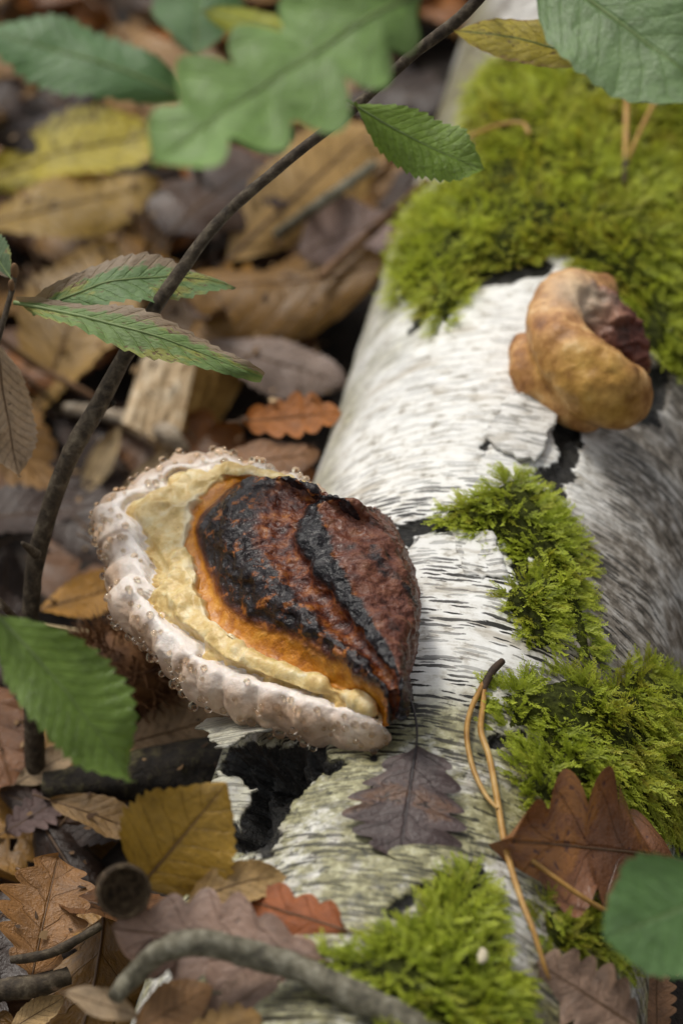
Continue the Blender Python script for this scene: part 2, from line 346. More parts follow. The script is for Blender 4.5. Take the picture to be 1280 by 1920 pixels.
    def stalk(name, c, rough=.55):
        m = Mat(name, rough); n = m.noise(m.pos(), 8., 3); m.set('Base Color', m.mix(n, tuple(x * .55 for x in c), tuple(min(1, x * 1.4) for x in c))); return m.mat
    D['stalk_dry'] = stalk('dry_stalk', (.13, .07, .03)); D['stalk_dark'] = stalk('dark_stalk', (.018, .012, .014), .4); D['stalk_green'] = stalk('green_stalk', (.16, .22, .07)); D['stalk_tan'] = stalk('tan_stalk', (.30, .19, .08))
    def wood(name, stops, scale, bump, stretch=1., rough=.7, dist=.002):
        m = Mat(name, rough, .3); n = m.noise(m.pos(), scale, 6, .65, .3); m.set('Base Color', m.ramp(n, stops)); m.set('Normal', m.bump(n, dist, bump)); return m.mat
    D['stem'] = wood('sapling_stem', [(.3, (.020, .015, .010)), (.5, (.062, .045, .028)), (.7, (.15, .12, .08))], 240, .6)
    D['twig_grey'] = wood('grey_twig', [(.3, (.04, .035, .025)), (.5, (.16, .145, .10)), (.7, (.32, .30, .23))], 220, .7)
    D['twig_pale'] = wood('pale_twig', [(.3, (.12, .08, .05)), (.5, (.34, .27, .19)), (.7, (.62, .56, .47))], 300, .7)
    D['twig_brown'] = wood('brown_twig', [(.3, (.06, .03, .015)), (.6, (.20, .11, .055)), (.8, (.3, .2, .11))], 160, .6)
    D['rotwood'] = wood('rotten_wood', [(.3, (.004, .003, .002)), (.5, (.022, .016, .010)), (.62, (.065, .055, .025)), (.78, (.17, .15, .07))], 150, 1., dist=.003)
    D['chip_face'] = wood('pale_wood', [(.3, (.30, .19, .09)), (.5, (.58, .43, .26)), (.7, (.78, .66, .48))], 120, .6)
    D['chip_side'] = wood('ochre_wood', [(.3, (.14, .07, .015)), (.5, (.34, .19, .05)), (.7, (.48, .31, .11))], 120, .6)
    D['burr'] = wood('burr_spines', [(.3, (.05, .02, .008)), (.6, (.17, .075, .025)), (.8, (.3, .16, .06))], 90, .5)
    D['needle'] = wood('dry_needle', [(.3, (.22, .10, .02)), (.5, (.42, .23, .06)), (.7, (.55, .36, .13))], 70, .2, rough=.4)
    D['needle_tip'] = wood('needle_sheath', [(.3, (.02, .012, .008)), (.7, (.07, .04, .022))], 200, .4)
    D['grass'] = wood('dry_grass', [(.3, (.26, .18, .09)), (.7, (.55, .43, .25))], 60, .2)
    D['acorn'] = wood('acorn_cup_skin', [(.3, (.03, .02, .012)), (.5, (.10, .065, .035)), (.7, (.22, .16, .09))], 380, 1.)
    D['seed'] = wood('pale_seed', [(.3, (.5, .42, .28)), (.7, (.8, .72, .55))], 200, .2)
    D['bud'] = wood('bud_scale', [(.3, (.10, .05, .02)), (.7, (.26, .15, .07))], 200, .2)
    # moss
    m = Mat('moss_frond', .5, .35); tip = m.attr('tip'); rn = m.attr('rnd'); hue = m.attr('hue')
    c = m.mix(tip, m.mix(rn, (.15, .19, .016), (.28, .33, .028)), m.mix(rn, (.40, .50, .028), (.68, .75, .08)))
    c = m.mix(hue, c, m.mix(tip, (.20, .13, .02), (.56, .48, .04))); m.set('Base Color', c); m.translucent(c, .42); D['moss'] = m.mat
    m = Mat('moss_mat', .9, .1); n = m.noise(m.pos(), 300, 4); m.set('Base Color', m.ramp(n, [(.3, (.012, .014, .004)), (.7, (.06, .07, .012))])); m.set('Normal', m.bump(n, .003)); D['mossbase'] = m.mat
    m = Mat('crumb', .8); rn = m.attr('rnd'); m.set('Base Color', m.ramp(rn, [(0, (.02, .012, .008)), (.5, (.09, .045, .018)), (.8, (.20, .11, .04)), (1, (.36, .24, .12))])); D['crumb'] = m.mat
    return D
MT = make_materials()

# ------------------------------------------------------------------ ground
def ground_h(x, y):
    X = np.stack([x, y, np.zeros_like(x)], -1).reshape(-1, 3)
    n = fbm(X, 9, 3).reshape(x.shape) * .014 + fbm(X, 40, 3, .5, 4.).reshape(x.shape) * .006
    bx = x * BX[0] + y * BX[1] - LB; s = x * AX[0] + y * AX[1]
    bank = .058 * np.exp(-((np.abs(bx) - .095) / .055) ** 2) * (1 - sstep(-.10, .02, s))
    return n + bank
gx = np.concatenate([[-60, -20, -6, -2.5, -1.4], np.arange(-1., 1.001, .014), [1.4, 2.5, 6, 20, 60]])
gy = np.concatenate([[-60, -20, -6, -2, -1], np.arange(-.7, 1.601, .014), [2, 3, 6, 20, 60]])
GX, GY = np.meshgrid(gx, gy, indexing='ij'); GZ = ground_h(GX, GY)
obj('ground', mesh_np('ground', np.stack([GX, GY, GZ], -1).reshape(-1, 3), grid_faces(*GX.shape)[:, ::-1].copy(), MT['soil']), kind='structure')

# height field on which the litter comes to rest: the ground and the log's back
HX0, HY0, HS = -.8, -.7, .004; HNX, HNY = 400, 560
hx = HX0 + HS * np.arange(HNX); hy = HY0 + HS * np.arange(HNY); HXX, HYY = np.meshgrid(hx, hy, indexing='ij')
HF = ground_h(HXX, HYY); _b = HXX * BX[0] + HYY * BX[1] - LB
HLOG = np.where(np.abs(_b) < LR, LZ + np.sqrt(np.clip(LR ** 2 - _b ** 2, 0, None)), -1); HF = np.maximum(HF, HLOG)
def h_idx(P): return np.clip(((P[:, 0] - HX0) / HS + .5).astype(int), 0, HNX - 1), np.clip(((P[:, 1] - HY0) / HS + .5).astype(int), 0, HNY - 1)
def h_add(P):
    i, j = h_idx(P); np.maximum.at(HF, (i, j), P[:, 2])

# ------------------------------------------------------------------ birch log
DARK = [[(420, 1400), (500, 1385), (600, 1400), (665, 1430), (610, 1455), (560, 1500), (520, 1560), (505, 1600), (450, 1610), (395, 1570), (380, 1450)],
        [(725, 985), (800, 962), (850, 975), (930, 985), (965, 1003), (930, 1012), (800, 1003), (765, 1030), (745, 1015)],
        [(940, 1000), (975, 990), (1000, 1060), (1060, 1150), (1045, 1200), (1000, 1130), (965, 1090), (950, 1060)],
        [(1040, 770), (1100, 800), (1085, 870), (1065, 935), (1010, 910), (1000, 885), (1040, 850)],
        [(1185, 680), (1270, 690), (1250, 770), (1220, 820), (1195, 790)], [(952, 735), (968, 755), (925, 825), (903, 862), (900, 840), (915, 800)],
        [(715, 1700), (770, 1655), (850, 1625), (905, 1615), (935, 1700), (870, 1690), (800, 1680), (740, 1730)],
        [(770, 590), (800, 560), (850, 520), (880, 500), (1030, 470), (1040, 510), (960, 530), (880, 545), (810, 590), (760, 640)],
        [(895, 1415), (930, 1375), (1005, 1358), (995, 1376), (945, 1400), (910, 1435)], [(690, 1560), (700, 1300), (712, 1300), (720, 1340)]]
DUV = [px_uv(p) for p in DARK]
def build_log():
    s = np.concatenate([np.arange(-.46, -.30, .004), np.arange(-.30, .16, .0012), np.arange(.16, .50, .0022), np.arange(.50, 1.35, .006)])
    ph = np.concatenate([np.linspace(-math.pi, -1.75, 24, endpoint=False), np.linspace(-1.75, 1.75, 250, endpoint=False), np.linspace(1.75, math.pi, 24, endpoint=False)])
    S, PH = np.meshgrid(s, ph, indexing='ij'); sh = S.shape; S, PH = S.ravel(), PH.ravel()
    Q = np.stack([PH * LR, S], -1); P0 = log_point(PH, S)
    nz = fbm(P0, 9, 3) * .0035 + fbm(np.stack([PH * LR * 26, S * 95, 0 * S], -1), 1., 3) * .0007
    dk = np.full(len(S), -1.); dep = np.zeros(len(S)); wob = fbm(P0, 170, 4, .65) * .007
    for k, pu in enumerate(DUV):
        sd_, _ = poly_sd(Q, pu); sd_ = sd_ + wob; dk = np.maximum(dk, sd_)
        deep = (.022, .0025, .003, .003, .004, .003, .003, .002, .003, .002)[k]
        dep = np.maximum(dep, deep * sstep(-.001, .005 if k else .012, sd_))
    r = LR + nz - dep * (1 + .5 * fbm(P0, 90, 4)) + (dep > .004) * ridged(P0, 150, 3) * .003
    V = log_point(PH, S, r)
    pxs = 640 + ((V - CAM) @ RGT) / ((V - CAM) @ FWD) / PXK; arc, axl = Q[:, 0], Q[:, 1]
    wth = sstep(.022, .05, arc + fbm(P0, 25, 3) * .02) * (1 - .5 * sstep(.2, .4, axl))
    wth = np.maximum(wth, .85 * sstep(.24, .36, axl + fbm(P0, 20, 3) * .06)); alg = np.clip(sstep(-.115, -.17, axl + fbm(P0, 22, 3) * .05) + .7 * sstep(-.055, -.085, arc + fbm(P0, 30, 3) * .03), 0, 1)
    alg = np.maximum(alg, .9 * sstep(-.02, -.05, arc) * sstep(-.07, -.1, axl))
    lent = np.clip(.28 + .72 * sstep(.02, -.04, axl + .3 * arc + fbm(P0, 30, 2) * .03), 0, 1)
    lent = np.maximum(lent * (1 - .2 * sstep(-.16, -.19, axl)), .75 * wth)
    log = thing('birch_log', 'mossy fallen birch log with white peeling bark lying on leaf litter', 'log', log_point(0., 0., -LR * .9))
    n, m_ = sh; F = [grid_faces(n, m_, True)[:, ::-1]]
    # ends
    c0 = len(V); V = np.vstack([V, log_point(0., s[0], 0.)[None], log_point(0., s[-1], 0.)[None]]); j = np.arange(m_); b = (n - 1) * m_
    F += [np.stack([np.full(m_, c0), j, (j + 1) % m_], -1), np.stack([np.full(m_, c0 + 1), b + (j + 1) % m_, b + j], -1)]
    A = lambda a, x: np.concatenate([a, [x, x]])
    obj('bark', mesh_np('bark', V, F, MT['bark'], dict(arc=A(arc, 0), axial=A(axl, 0), dark=A(sstep(-.002, .004, dk), 1), algae=A(alg, 0), weathered=A(wth, 0), lent=A(lent, 0))), log)
    return log
LOG = build_log()

def bark_flap(name, quad, nu, nv, lift, alg=0., dk=0., jag=.12, seed=0.):
    """torn sheet of bark standing off the log: quad = 4 pixel corners (a,b,c,d), lift(u,v) in metres"""
    u, v = np.meshgrid(np.linspace(0, 1, nu), np.linspace(0, 1, nv), indexing='ij')
    a, b, c, d = [np.array(q, float) for q in quad]
    ju = 1 + jag * fbm(np.stack([v * 0, v * 7, v * 0], -1).reshape(-1, 3), 1., 3, .6, seed).reshape(v.shape); jv = 1 + jag * fbm(np.stack([u * 7, u * 0, u * 0], -1).reshape(-1, 3), 1., 3, .6, seed + 5).reshape(u.shape)
    uu = .5 + (u - .5) * ju; vv = .5 + (v - .5) * jv
    px = (1 - uu)[..., None] * ((1 - vv)[..., None] * a + vv[..., None] * d) + uu[..., None] * ((1 - vv)[..., None] * b + vv[..., None] * c)
    P = np.array([on_log(*p) for p in px.reshape(-1, 2)]); N = np.array([log_normal(p) for p in P]); UV = np.array([log_uv(p) for p in P])
    L = lift(uu, vv).ravel() + fbm(P, 90, 3, .5, seed) * .0012
    top = P + N * L[:, None]; bot = top - N * .0011; k = len(P)
    F = grid_faces(nu, nv); idx = np.arange(k).reshape(nu, nv); rim = np.concatenate([idx[:, 0], idx[-1, 1:], idx[-2::-1, -1], idx[0, -2:0:-1]])
    r2 = np.roll(rim, -1); side = np.stack([rim, r2, r2 + k, rim + k], -1)
    e = np.ones(2 * k); z = e * 0; UV2 = np.vstack([UV, UV])
    obj(name, mesh_np(name, np.vstack([top, bot]), [F, F[:, ::-1] + k, side], MT['bark'], dict(arc=UV2[:, 0] + seed, axial=UV2[:, 1], dark=e * dk, algae=e * alg, weathered=e * .25, lent=e * .5)), LOG)
bark_flap('bark_flap', [(905, 830), (955, 750), (1048, 780), (1000, 880)], 26, 22, lambda u, v: .002 + .004 * u * v + .003 * (1 - v) * u, jag=.22, seed=3.)
bark_flap('bark_flap', [(436, 1395), (500, 1345), (545, 1385), (475, 1470)], 22, 20, lambda u, v: .004 + .012 * (1 - u) + .004 * v, .55, jag=.3, seed=13.)
bark_flap('bark_flap', [(425, 1540), (455, 1480), (485, 1490), (455, 1560)], 16, 14, lambda u, v: .003 + .008 * (1 - v), .6, jag=.35, seed=19.)
bark_flap('bark_flap', [(845, 985), (920, 1008), (950, 1090), (870, 1080)], 16, 16, lambda u, v: .0008 + .003 * sstep(.5, 1, u) * (1 - .5 * v), jag=.2, seed=23.)

# ------------------------------------------------------------------ leaves
def leaf_shape(kind, seed, W=.5, kx=0., ky=0., fold=0., wave=.02, twist=0., n=58, m=8, petiole=.16, rough=1., petcurve=0., lobe=.38):
    """unit leaf: base at y=0, tip at y=1, face +z.  kx/ky: curl across / along (1/length)"""
    r = np.random.default_rng(seed); t = np.linspace(0, 1, n); j = np.linspace(-1, 1, 2 * m + 1); T, J = np.meshgrid(t, j, indexing='ij'); sgn = np.sign(J); aj = np.abs(J)
    if kind == 'oak':
        base = np.clip(T, 0, 1) ** .42 * (1 - T ** 2.4) ** .66 * 1.32; k = r.integers(5, 7)
        ph = r.uniform(-.12, .12) * sgn; lob = np.abs(np.cos(math.pi * (T * k + ph + .5))); wd = base * (1.02 - lobe + lobe * lob ** .8); sl = .24
        wd *= 1 + .10 * np.sin(T * 9 + seed + sgn); wd[T < .05] *= .5
    elif kind == 'chestnut':
        base = np.sin(math.pi * T ** .92) ** .78; k = 15; saw = (T * k + .1 * sgn) % 1.0; wd = base * (.86 + .17 * saw); sl = .55
    elif kind == 'beech':
        base = np.sin(math.pi * T ** .85) ** .70; wd = base * (1 + .025 * np.sin(T * 62 + sgn)); sl = .5
    elif kind == 'birch':
        base = np.clip(np.sin(math.pi * T ** .62), 0, 1) ** .85; saw = (T * 13) % 1.0; wd = base * (.9 + .12 * saw); sl = .3
    e1 = np.stack([T * 7 + seed, sgn * 3.1, T * 0], -1).reshape(-1, 3); wd = wd * (1 + .10 * rough * fbm(e1, 1., 3).reshape(T.shape))
    lat = wd * aj * W / 2; x = sgn * lat; y = T + lat * sl * (1 - T) ** .7
    z = fold * lat + wave * (np.sin(T * 11 + seed + sgn * 1.3) * aj ** 1.5 + 1.2 * np.sin(T * 5 + sgn * 2 + seed) * aj ** 2)
    pp = np.stack([x * 5 + seed, y * 5, z * 0], -1).reshape(-1, 3); z = z + .022 * rough * fbm(pp, 1., 4, .5).reshape(T.shape)
    nv, kv = {'oak': (5.2, .9), 'chestnut': (14, 1.6), 'beech': (8.5, 1.5), 'birch': (7, 1.1)}[kind]; vein = T * nv - aj ** .85 * kv + .25 * fbm(np.stack([T * 3 + seed, J * 2, T * 0], -1).reshape(-1, 3), 1., 3).reshape(T.shape)
    fr = vein % 1.0; z = z + .004 * rough * np.sin(math.pi * fr) * np.minimum(aj * 4, 1)
    def place(x, y, z):
        if abs(twist) > 1e-6:
            a = twist * y; x, z = x * np.cos(a) - z * np.sin(a), x * np.sin(a) + z * np.cos(a)
        if abs(kx) > 1e-3: R = 1 / kx; th = x / R; x, z = (R - z) * np.sin(th), R - (R - z) * np.cos(th)
        if abs(ky) > 1e-3:
            R = 1 / ky; yy = y - .5; th = yy / R; y, z = .5 + (R - z) * np.sin(th), R - (R - z) * np.cos(th)
        return np.stack([x, y, z], -1)
    V = place(x, y, z)
    # midrib and stalk
    tm = np.concatenate([np.linspace(-petiole, 0, 7, endpoint=False), t[:-2:2]]); zm = np.interp(tm, t, z[:, m]); zm[tm < 0] = zm[7]
    xm = petcurve * np.clip(-tm, 0, None) ** 2 / max(petiole, .01)
    rm = np.interp(tm, [-petiole, 0, 1], [.0095, .0085, .0016]); rv, rf = tube(place(xm, tm, zm), rm, 6)
    return V.reshape(-1, 3), grid_faces(n, 2 * m + 1)[:, ::-1].copy(), dict(along=T.ravel(), across=J.ravel(), vein=vein.ravel(), pitch=np.full(T.size, nv)), rv, rf
_lc = {}
def leaf_meshes(spec, mat, stalk):
    key = (repr(sorted(spec.items())), mat, stalk)
    if key not in _lc:
        V, F, A, rv, rf = leaf_shape(**spec); _lc[key] = (mesh_np('blade', V, F, MT[mat], A), mesh_np('midrib', rv, rf, MT[stalk]), V)
    return _lc[key]
def frame(base, tip, nrm):
    y = np.asarray(tip) - np.asarray(base); L = np.linalg.norm(y); y = y / L; x = unit(np.cross(y, nrm)); z = np.cross(x, y)
    M = Matrix.Identity(4)
    for i in range(3):
        M[i][0], M[i][1], M[i][2], M[i][3] = x[i] * L, y[i] * L, z[i] * L, base[i]
    return M
def tf(M, V):
    A = np.array(M); return V @ A[:3, :3].T + A[:3, 3]
def plane_pts(bp, tp, c, n):
    out = []
    for p in (bp, tp):
        d = ray(*p); out.append(CAM + d * (((c - CAM) @ n) / (d @ n)))
    return out
CAMN = unit(-FWD)
def leaf_frame(bp, tp, n, z=None, depth=None, log=None, verts=None):
    """a leaf whose base and tip fall on pixels bp, tp; it lies at height z / camera depth / on the log, or settles on the litter below"""
    mp = ((bp[0] + tp[0]) / 2, (bp[1] + tp[1]) / 2)
    if log is not None:
        c = on_log(*mp); nn = unit(log_normal(c) + (np.asarray(n, float) if n is not None else 0)); c = c + nn * log; b, t = plane_pts(bp, tp, c, nn); return frame(b, t, nn)
    n = unit(n)
    if depth is not None: c = at(*mp, depth); b, t = plane_pts(bp, tp, c, n); return frame(b, t, n)
    if z is not None: c = on_plane(*mp, z); b, t = plane_pts(bp, tp, c, n); return frame(b, t, n)
    for zz in np.arange(.20, -.01, -.0015):
        c = on_plane(*mp, zz); b, t = plane_pts(bp, tp, c, n); M = frame(b, t, n); W = tf(M, verts); i, j = h_idx(W)
        if (W[:, 2] < HF[i, j]).mean() > .05: break
    return M
def put_leaf(name, label, spec, mat, stalk, color, M, group=None, cat='leaf', settle=True):
    bl, mr, V = leaf_meshes(spec, mat, stalk)
    e = thing(name, label, cat, group=group, world=M)
    obj('blade', bl, e, M, color); obj('midrib', mr, e, M)
    if settle: h_add(tf(M, V))
    return e
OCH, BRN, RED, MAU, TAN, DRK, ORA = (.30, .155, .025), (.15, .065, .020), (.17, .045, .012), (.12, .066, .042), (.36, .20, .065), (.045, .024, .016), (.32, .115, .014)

# random litter: the look-alikes
KINDS = [('oak_leaf', dict(kind='oak', W=.62)), ('chestnut_leaf', dict(kind='chestnut', W=.38)), ('beech_leaf', dict(kind='beech', W=.6))]
CURL = [dict(kx=1.2, ky=.4, wave=.03), dict(kx=-1.5, ky=-.5, wave=.035), dict(kx=3.2, ky=.8, fold=.2, wave=.03), dict(kx=.4, ky=-1.2, twist=.5, wave=.045), dict(kx=-2.8, ky=.5, wave=.03), dict(kx=.3, ky=.3, fold=.15, wave=.02)]
PAL_FILL = [('ochre', OCH), ('brown', BRN), ('red brown', RED), ('mauve brown', MAU), ('tan', TAN), ('dark brown', DRK), ('orange brown', ORA)]
def fill(n, x0, x1, y0, y1, zmax, weights, where, lmin=.065, lmax=.125):
    k = 0; tries = 0
    while k < n and tries < n * 12:
        tries += 1; x, y = rng.uniform(x0, x1), rng.uniform(y0, y1)
        b = x * BX[0] + y * BX[1] - LB
        if abs(b) < .10: continue
        if where == 'behind' and b > 0: continue
        ki = rng.choice(3, p=[.4, .42, .18]); nm, sp = KINDS[ki]; ci = int(rng.integers(len(CURL))); spec = dict(sp, **CURL[ci], seed=int(ki * 10 + ci))
        L = rng.uniform(lmin, lmax); az = rng.uniform(0, 2 * math.pi); tilt = np.array([rng.normal(0, .28), rng.normal(-.12, .28), 1]); nn = unit(tilt); dirv = np.array([math.cos(az), math.sin(az), 0]); dirv = unit(dirv - (dirv @ nn) * nn)
        V = leaf_meshes(spec, 'dry', 'stalk_dry')[2]; base = np.array([x, y, 0.]) - dirv * L / 2; M = frame(base, base + dirv * L, nn if rng.random() < .75 else -nn)
        W = tf(M, V); i, j = h_idx(W); dz = np.quantile(HF[i, j] - W[:, 2], .90); 
        if dz + W[:, 2].mean() > zmax or HLOG[i, j].max() > .14: continue
        M.translation.z += dz; cn, cc = PAL_FILL[rng.choice(len(PAL_FILL), p=weights)]
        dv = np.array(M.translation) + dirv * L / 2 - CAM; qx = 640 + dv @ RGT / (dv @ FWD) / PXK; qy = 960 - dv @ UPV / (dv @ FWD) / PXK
        if qx < 330 and 800 < qy < 1340 and cn not in ('brown', 'red brown'): cn, cc = 'dark brown', DRK  # shade of the gaps left of the bracket, put into the leaf colour
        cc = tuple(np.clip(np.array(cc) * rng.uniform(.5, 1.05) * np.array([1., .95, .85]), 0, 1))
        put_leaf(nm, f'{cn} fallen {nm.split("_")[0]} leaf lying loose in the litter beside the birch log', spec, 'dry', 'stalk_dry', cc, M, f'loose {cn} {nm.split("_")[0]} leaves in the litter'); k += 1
WT = [.25, .23, .07, .06, .13, .16, .10]
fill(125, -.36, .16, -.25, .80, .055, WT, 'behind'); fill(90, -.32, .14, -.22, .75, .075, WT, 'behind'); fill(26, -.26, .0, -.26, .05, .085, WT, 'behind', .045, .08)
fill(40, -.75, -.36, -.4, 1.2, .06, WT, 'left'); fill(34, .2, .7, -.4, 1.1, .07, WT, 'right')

HAND = [  # name, kind, base px, tip px, normal, material, colour, spec extras, label
 ('chestnut_leaf', 'chestnut', (-60, 330), (375, 225), (-.1, -.35, 1), 'yellow', (.50, .40, .03), dict(W=.42, kx=1.2, ky=-.5, wave=.03, seed=41), 'yellow mottled chestnut leaf with browning edge on the litter'),
 ('chestnut_leaf', 'chestnut', (-40, 420), (300, 345), (.1, -.3, 1), 'dry', (.33, .20, .03), dict(W=.5, kx=-1.2, seed=42), 'ochre chestnut leaf tucked under the yellow mottled leaf'),
 ('chestnut_leaf', 'chestnut', (60, 770), (215, 440), (-.2, -.5, 1), 'dry', (.31, .18, .04), dict(W=.62, kx=.9, ky=-.6, seed=43), 'broad ochre leaf behind the brown edged chestnut seedling leaves'),
 ('oak_leaf', 'beech', (215, 40), (310, 235), (.1, -.5, 1), 'dry', (.34, .19, .065), dict(W=.75, kx=1.1, seed=44), 'large tan brown leaf upright behind the small green seedling tip'),
 ('chestnut_leaf', 'chestnut', (430, 480), (725, 215), (.35, -.5, 1), 'dry', (.50, .31, .11), dict(W=.40, kx=-2.2, ky=-.4, seed=45), 'long pale tan curled leaf behind the sapling stem'),
 ('beech_leaf', 'beech', (560, 480), (730, 400), (.1, -.3, 1), 'dry', (.20, .125, .10), dict(W=.8, kx=.8, seed=46), 'mauve brown leaf beside the far left edge of the log'),
 ('oak_leaf', 'oak', (455, 790), (640, 775), (0, -.5, 1), 'dry', (.40, .13, .014), dict(W=.62, kx=1.0, seed=47), 'orange brown leaf between the chipped wood and the log'),
 ('beech_leaf', 'beech', (380, 880), (600, 850), (0, -.2, 1), 'dry', (.22, .10, .035), dict(W=.55, kx=-.8, seed=48), 'dull brown leaf just behind the large bracket fungus'),
 ('chestnut_leaf', 'chestnut', (380, 640), (650, 720), (.1, -.4, 1), 'dry', (.25, .18, .145), dict(W=.5, kx=-1.4, seed=49), 'grey mauve streaked leaf behind the chipped wood'),
 ('chestnut_leaf', 'chestnut', (70, 1145), (260, 1090), (0, -.5, 1), 'dry', (.40, .19, .02), dict(W=.5, kx=1.2, seed=50), 'golden orange leaf left of the large bracket fungus rim'),
 ('beech_leaf', 'beech', (235, 1395), (435, 1340), (.0, -.6, 1), 'dry', (.36, .235, .125), dict(W=.62, kx=-.9, fold=.1, seed=51, petiole=.05), 'pale brown veined leaf under the bracket fungus rim'),
 ('beech_leaf', 'beech', (30, 1470), (160, 1395), (0, -.4, 1), 'dry', (.48, .34, .20), dict(W=.4, kx=2.6, seed=52), 'pale curled leaf scrap beside the sapling stem foot'),
 ('oak_leaf', 'oak', (10, 1560), (130, 1490), (0, -.3, 1), 'dry', (.14, .085, .075), dict(W=.7, kx=.9, seed=53), 'purplish dark leaf behind the sapling stem foot'),
 ('beech_leaf', 'beech', (95, 1500), (300, 1570), (.1, -.3, 1), 'dry', (.30, .18, .07), dict(W=.4, kx=2.8, seed=54), 'curled tan leaf below the rotten wood piece'),
 ('oak_leaf', 'oak', (60, 1830), (110, 1600), (.1, -.4, 1), 'dry', (.30, .14, .04), dict(W=.85, kx=1.0, ky=-.5, seed=55), 'broad orange brown leaf at the foot of the sapling stem'),
 ('oak_leaf', 'oak', (650, 1745), (400, 1670), (-.3, -.4, 1), 'dry', (.33, .085, .012), dict(W=.5, kx=-1.2, seed=56), 'red orange oak leaf leaning on the birch log'),
 ('beech_leaf', 'beech', (335, 1690), (540, 1630), (-.1, -.5, 1), 'dry', (.46, .29, .11), dict(W=.42, kx=2.2, ky=-1.2, seed=57), 'arched tan leaf over the red orange oak leaf'),
 ('birch_leaf', 'birch', (262, 1665), (425, 1470), (-.05, -.9, .55), 'dry', (.37, .215, .022), dict(W=.95, kx=.4, ky=-.3, seed=58, petiole=.04), 'ochre yellow leaf propped upright before the rotten wood'),
 ('oak_leaf', 'oak', (615, 1800), (205, 1735), (-.1, -.5, 1), 'dry', (.30, .19, .14), dict(W=.52, kx=-.8, ky=-.4, seed=59), 'mauve brown oak leaf under the arching grey twig'),
 ('oak_leaf', 'oak', (370, 1930), (520, 1830), (0, -.4, 1), 'dry', (.27, .17, .12), dict(W=.6, kx=.8, seed=60), 'mauve leaf below the arching grey twig'),
 ('beech_leaf', 'beech', (250, 1935), (400, 1850), (-.2, -.5, 1), 'dry', (.26, .13, .045), dict(W=.62, kx=1.0, seed=65), 'brown leaf against the log foot beneath the grey twig'),
 ('oak_leaf', 'oak', (330, 1960), (490, 1905), (-.2, -.5, 1), 'dry', (.30, .17, .05), dict(W=.7, kx=-1.0, seed=66), 'ochre oak leaf against the log foot below the mauve leaf'),
 ('beech_leaf', 'beech', (250, 1840), (330, 1760), (-.2, -.4, 1), 'dry', (.10, .05, .03), dict(W=.7, kx=1.0, seed=67), 'dark brown leaf beneath the arch of the grey twig'),
 ('beech_leaf', 'beech', (20, 1930), (120, 1870), (0, -.4, 1), 'dry', (.50, .33, .15), dict(W=.5, kx=1.6, seed=61), 'light tan leaf scrap on the litter near the small dark twig'),
 ('beech_leaf', 'beech', (120, 1860), (260, 1905), (0, -.5, 1), 'dry', (.42, .30, .18), dict(W=.42, kx=4., seed=62), 'rolled pale leaf below the acorn cup'),
 ('chestnut_leaf', 'chestnut', (150, 935), (225, 800), (.2, -.5, 1), 'dry', (.44, .31, .15), dict(W=.3, kx=3.2, seed=63), 'narrow curled straw coloured leaf behind the sapling stem'),
 ('chestnut_leaf', 'chestnut', (210, 960), (330, 830), (.2, -.5, 1), 'dry', (.36, .25, .13), dict(W=.22, kx=2.2, seed=64), 'thin tan leaf strip pointing at the chipped wood'),
]
for nm, kd, bp, tp, nn, mat, c, ex, lab in HAND:
    spec = dict(kind=kd, **ex); V = leaf_meshes(spec, mat, 'stalk_dry')[2]
    put_leaf(nm, lab, spec, mat, 'stalk_dry', c, leaf_frame(bp, tp, np.array(nn, float), verts=V))
# leaves lying on the log
def log_leaf(bp, tp, n, lift, spec, mat, stalk, c, name, lab):
    leaf_meshes(spec, mat, stalk); put_leaf(name, lab, spec, mat, stalk, c, leaf_frame(bp, tp, n, log=lift), settle=False)
log_leaf((780, 1398), (748, 1618), (0, -.25, 0), .004, dict(kind='oak', W=1.02, kx=-.4, wave=.03, seed=71, petiole=.42, petcurve=.25, lobe=.40), 'wetdark', 'stalk_dark', (.075, .048, .045), 'oak_leaf', 'dark brown wet oak leaf lying flat on white bark with stalk up')
log_leaf((1300, 1612), (958, 1572), (0, -.35, 0), .012, dict(kind='oak', W=.70, kx=.7, ky=-.6, wave=.06, seed=77, petiole=.05, lobe=.52), 'wetbrown', 'stalk_dry', (.22, .088, .035), 'oak_leaf', 'glossy chestnut brown oak leaf resting on bright green moss')
for nm, bp, tp, nn, c, ex, lab in [('oak_leaf', (1200, 1930), (1005, 1805), (.35, -.6, 1), (.27, .17, .115), dict(W=.75, kx=1.1, wave=.05, seed=73, petiole=.05), 'greyish brown crumpled oak leaf below the small moss tuft'),
                               ('oak_leaf', (1230, 1935), (1230, 1815), (.5, -.6, 1), (.26, .13, .06), dict(W=.8, kx=1.4, seed=74, petiole=.05), 'reddish brown curled leaf at the edge of the log beside crumpled oak leaf')]:
    spec = dict(kind='oak', **ex); V = leaf_meshes(spec, 'dry', 'stalk_dry')[2]; put_leaf(nm, lab, spec, 'dry', 'stalk_dry', c, leaf_frame(bp, tp, np.array(nn, float), verts=V))

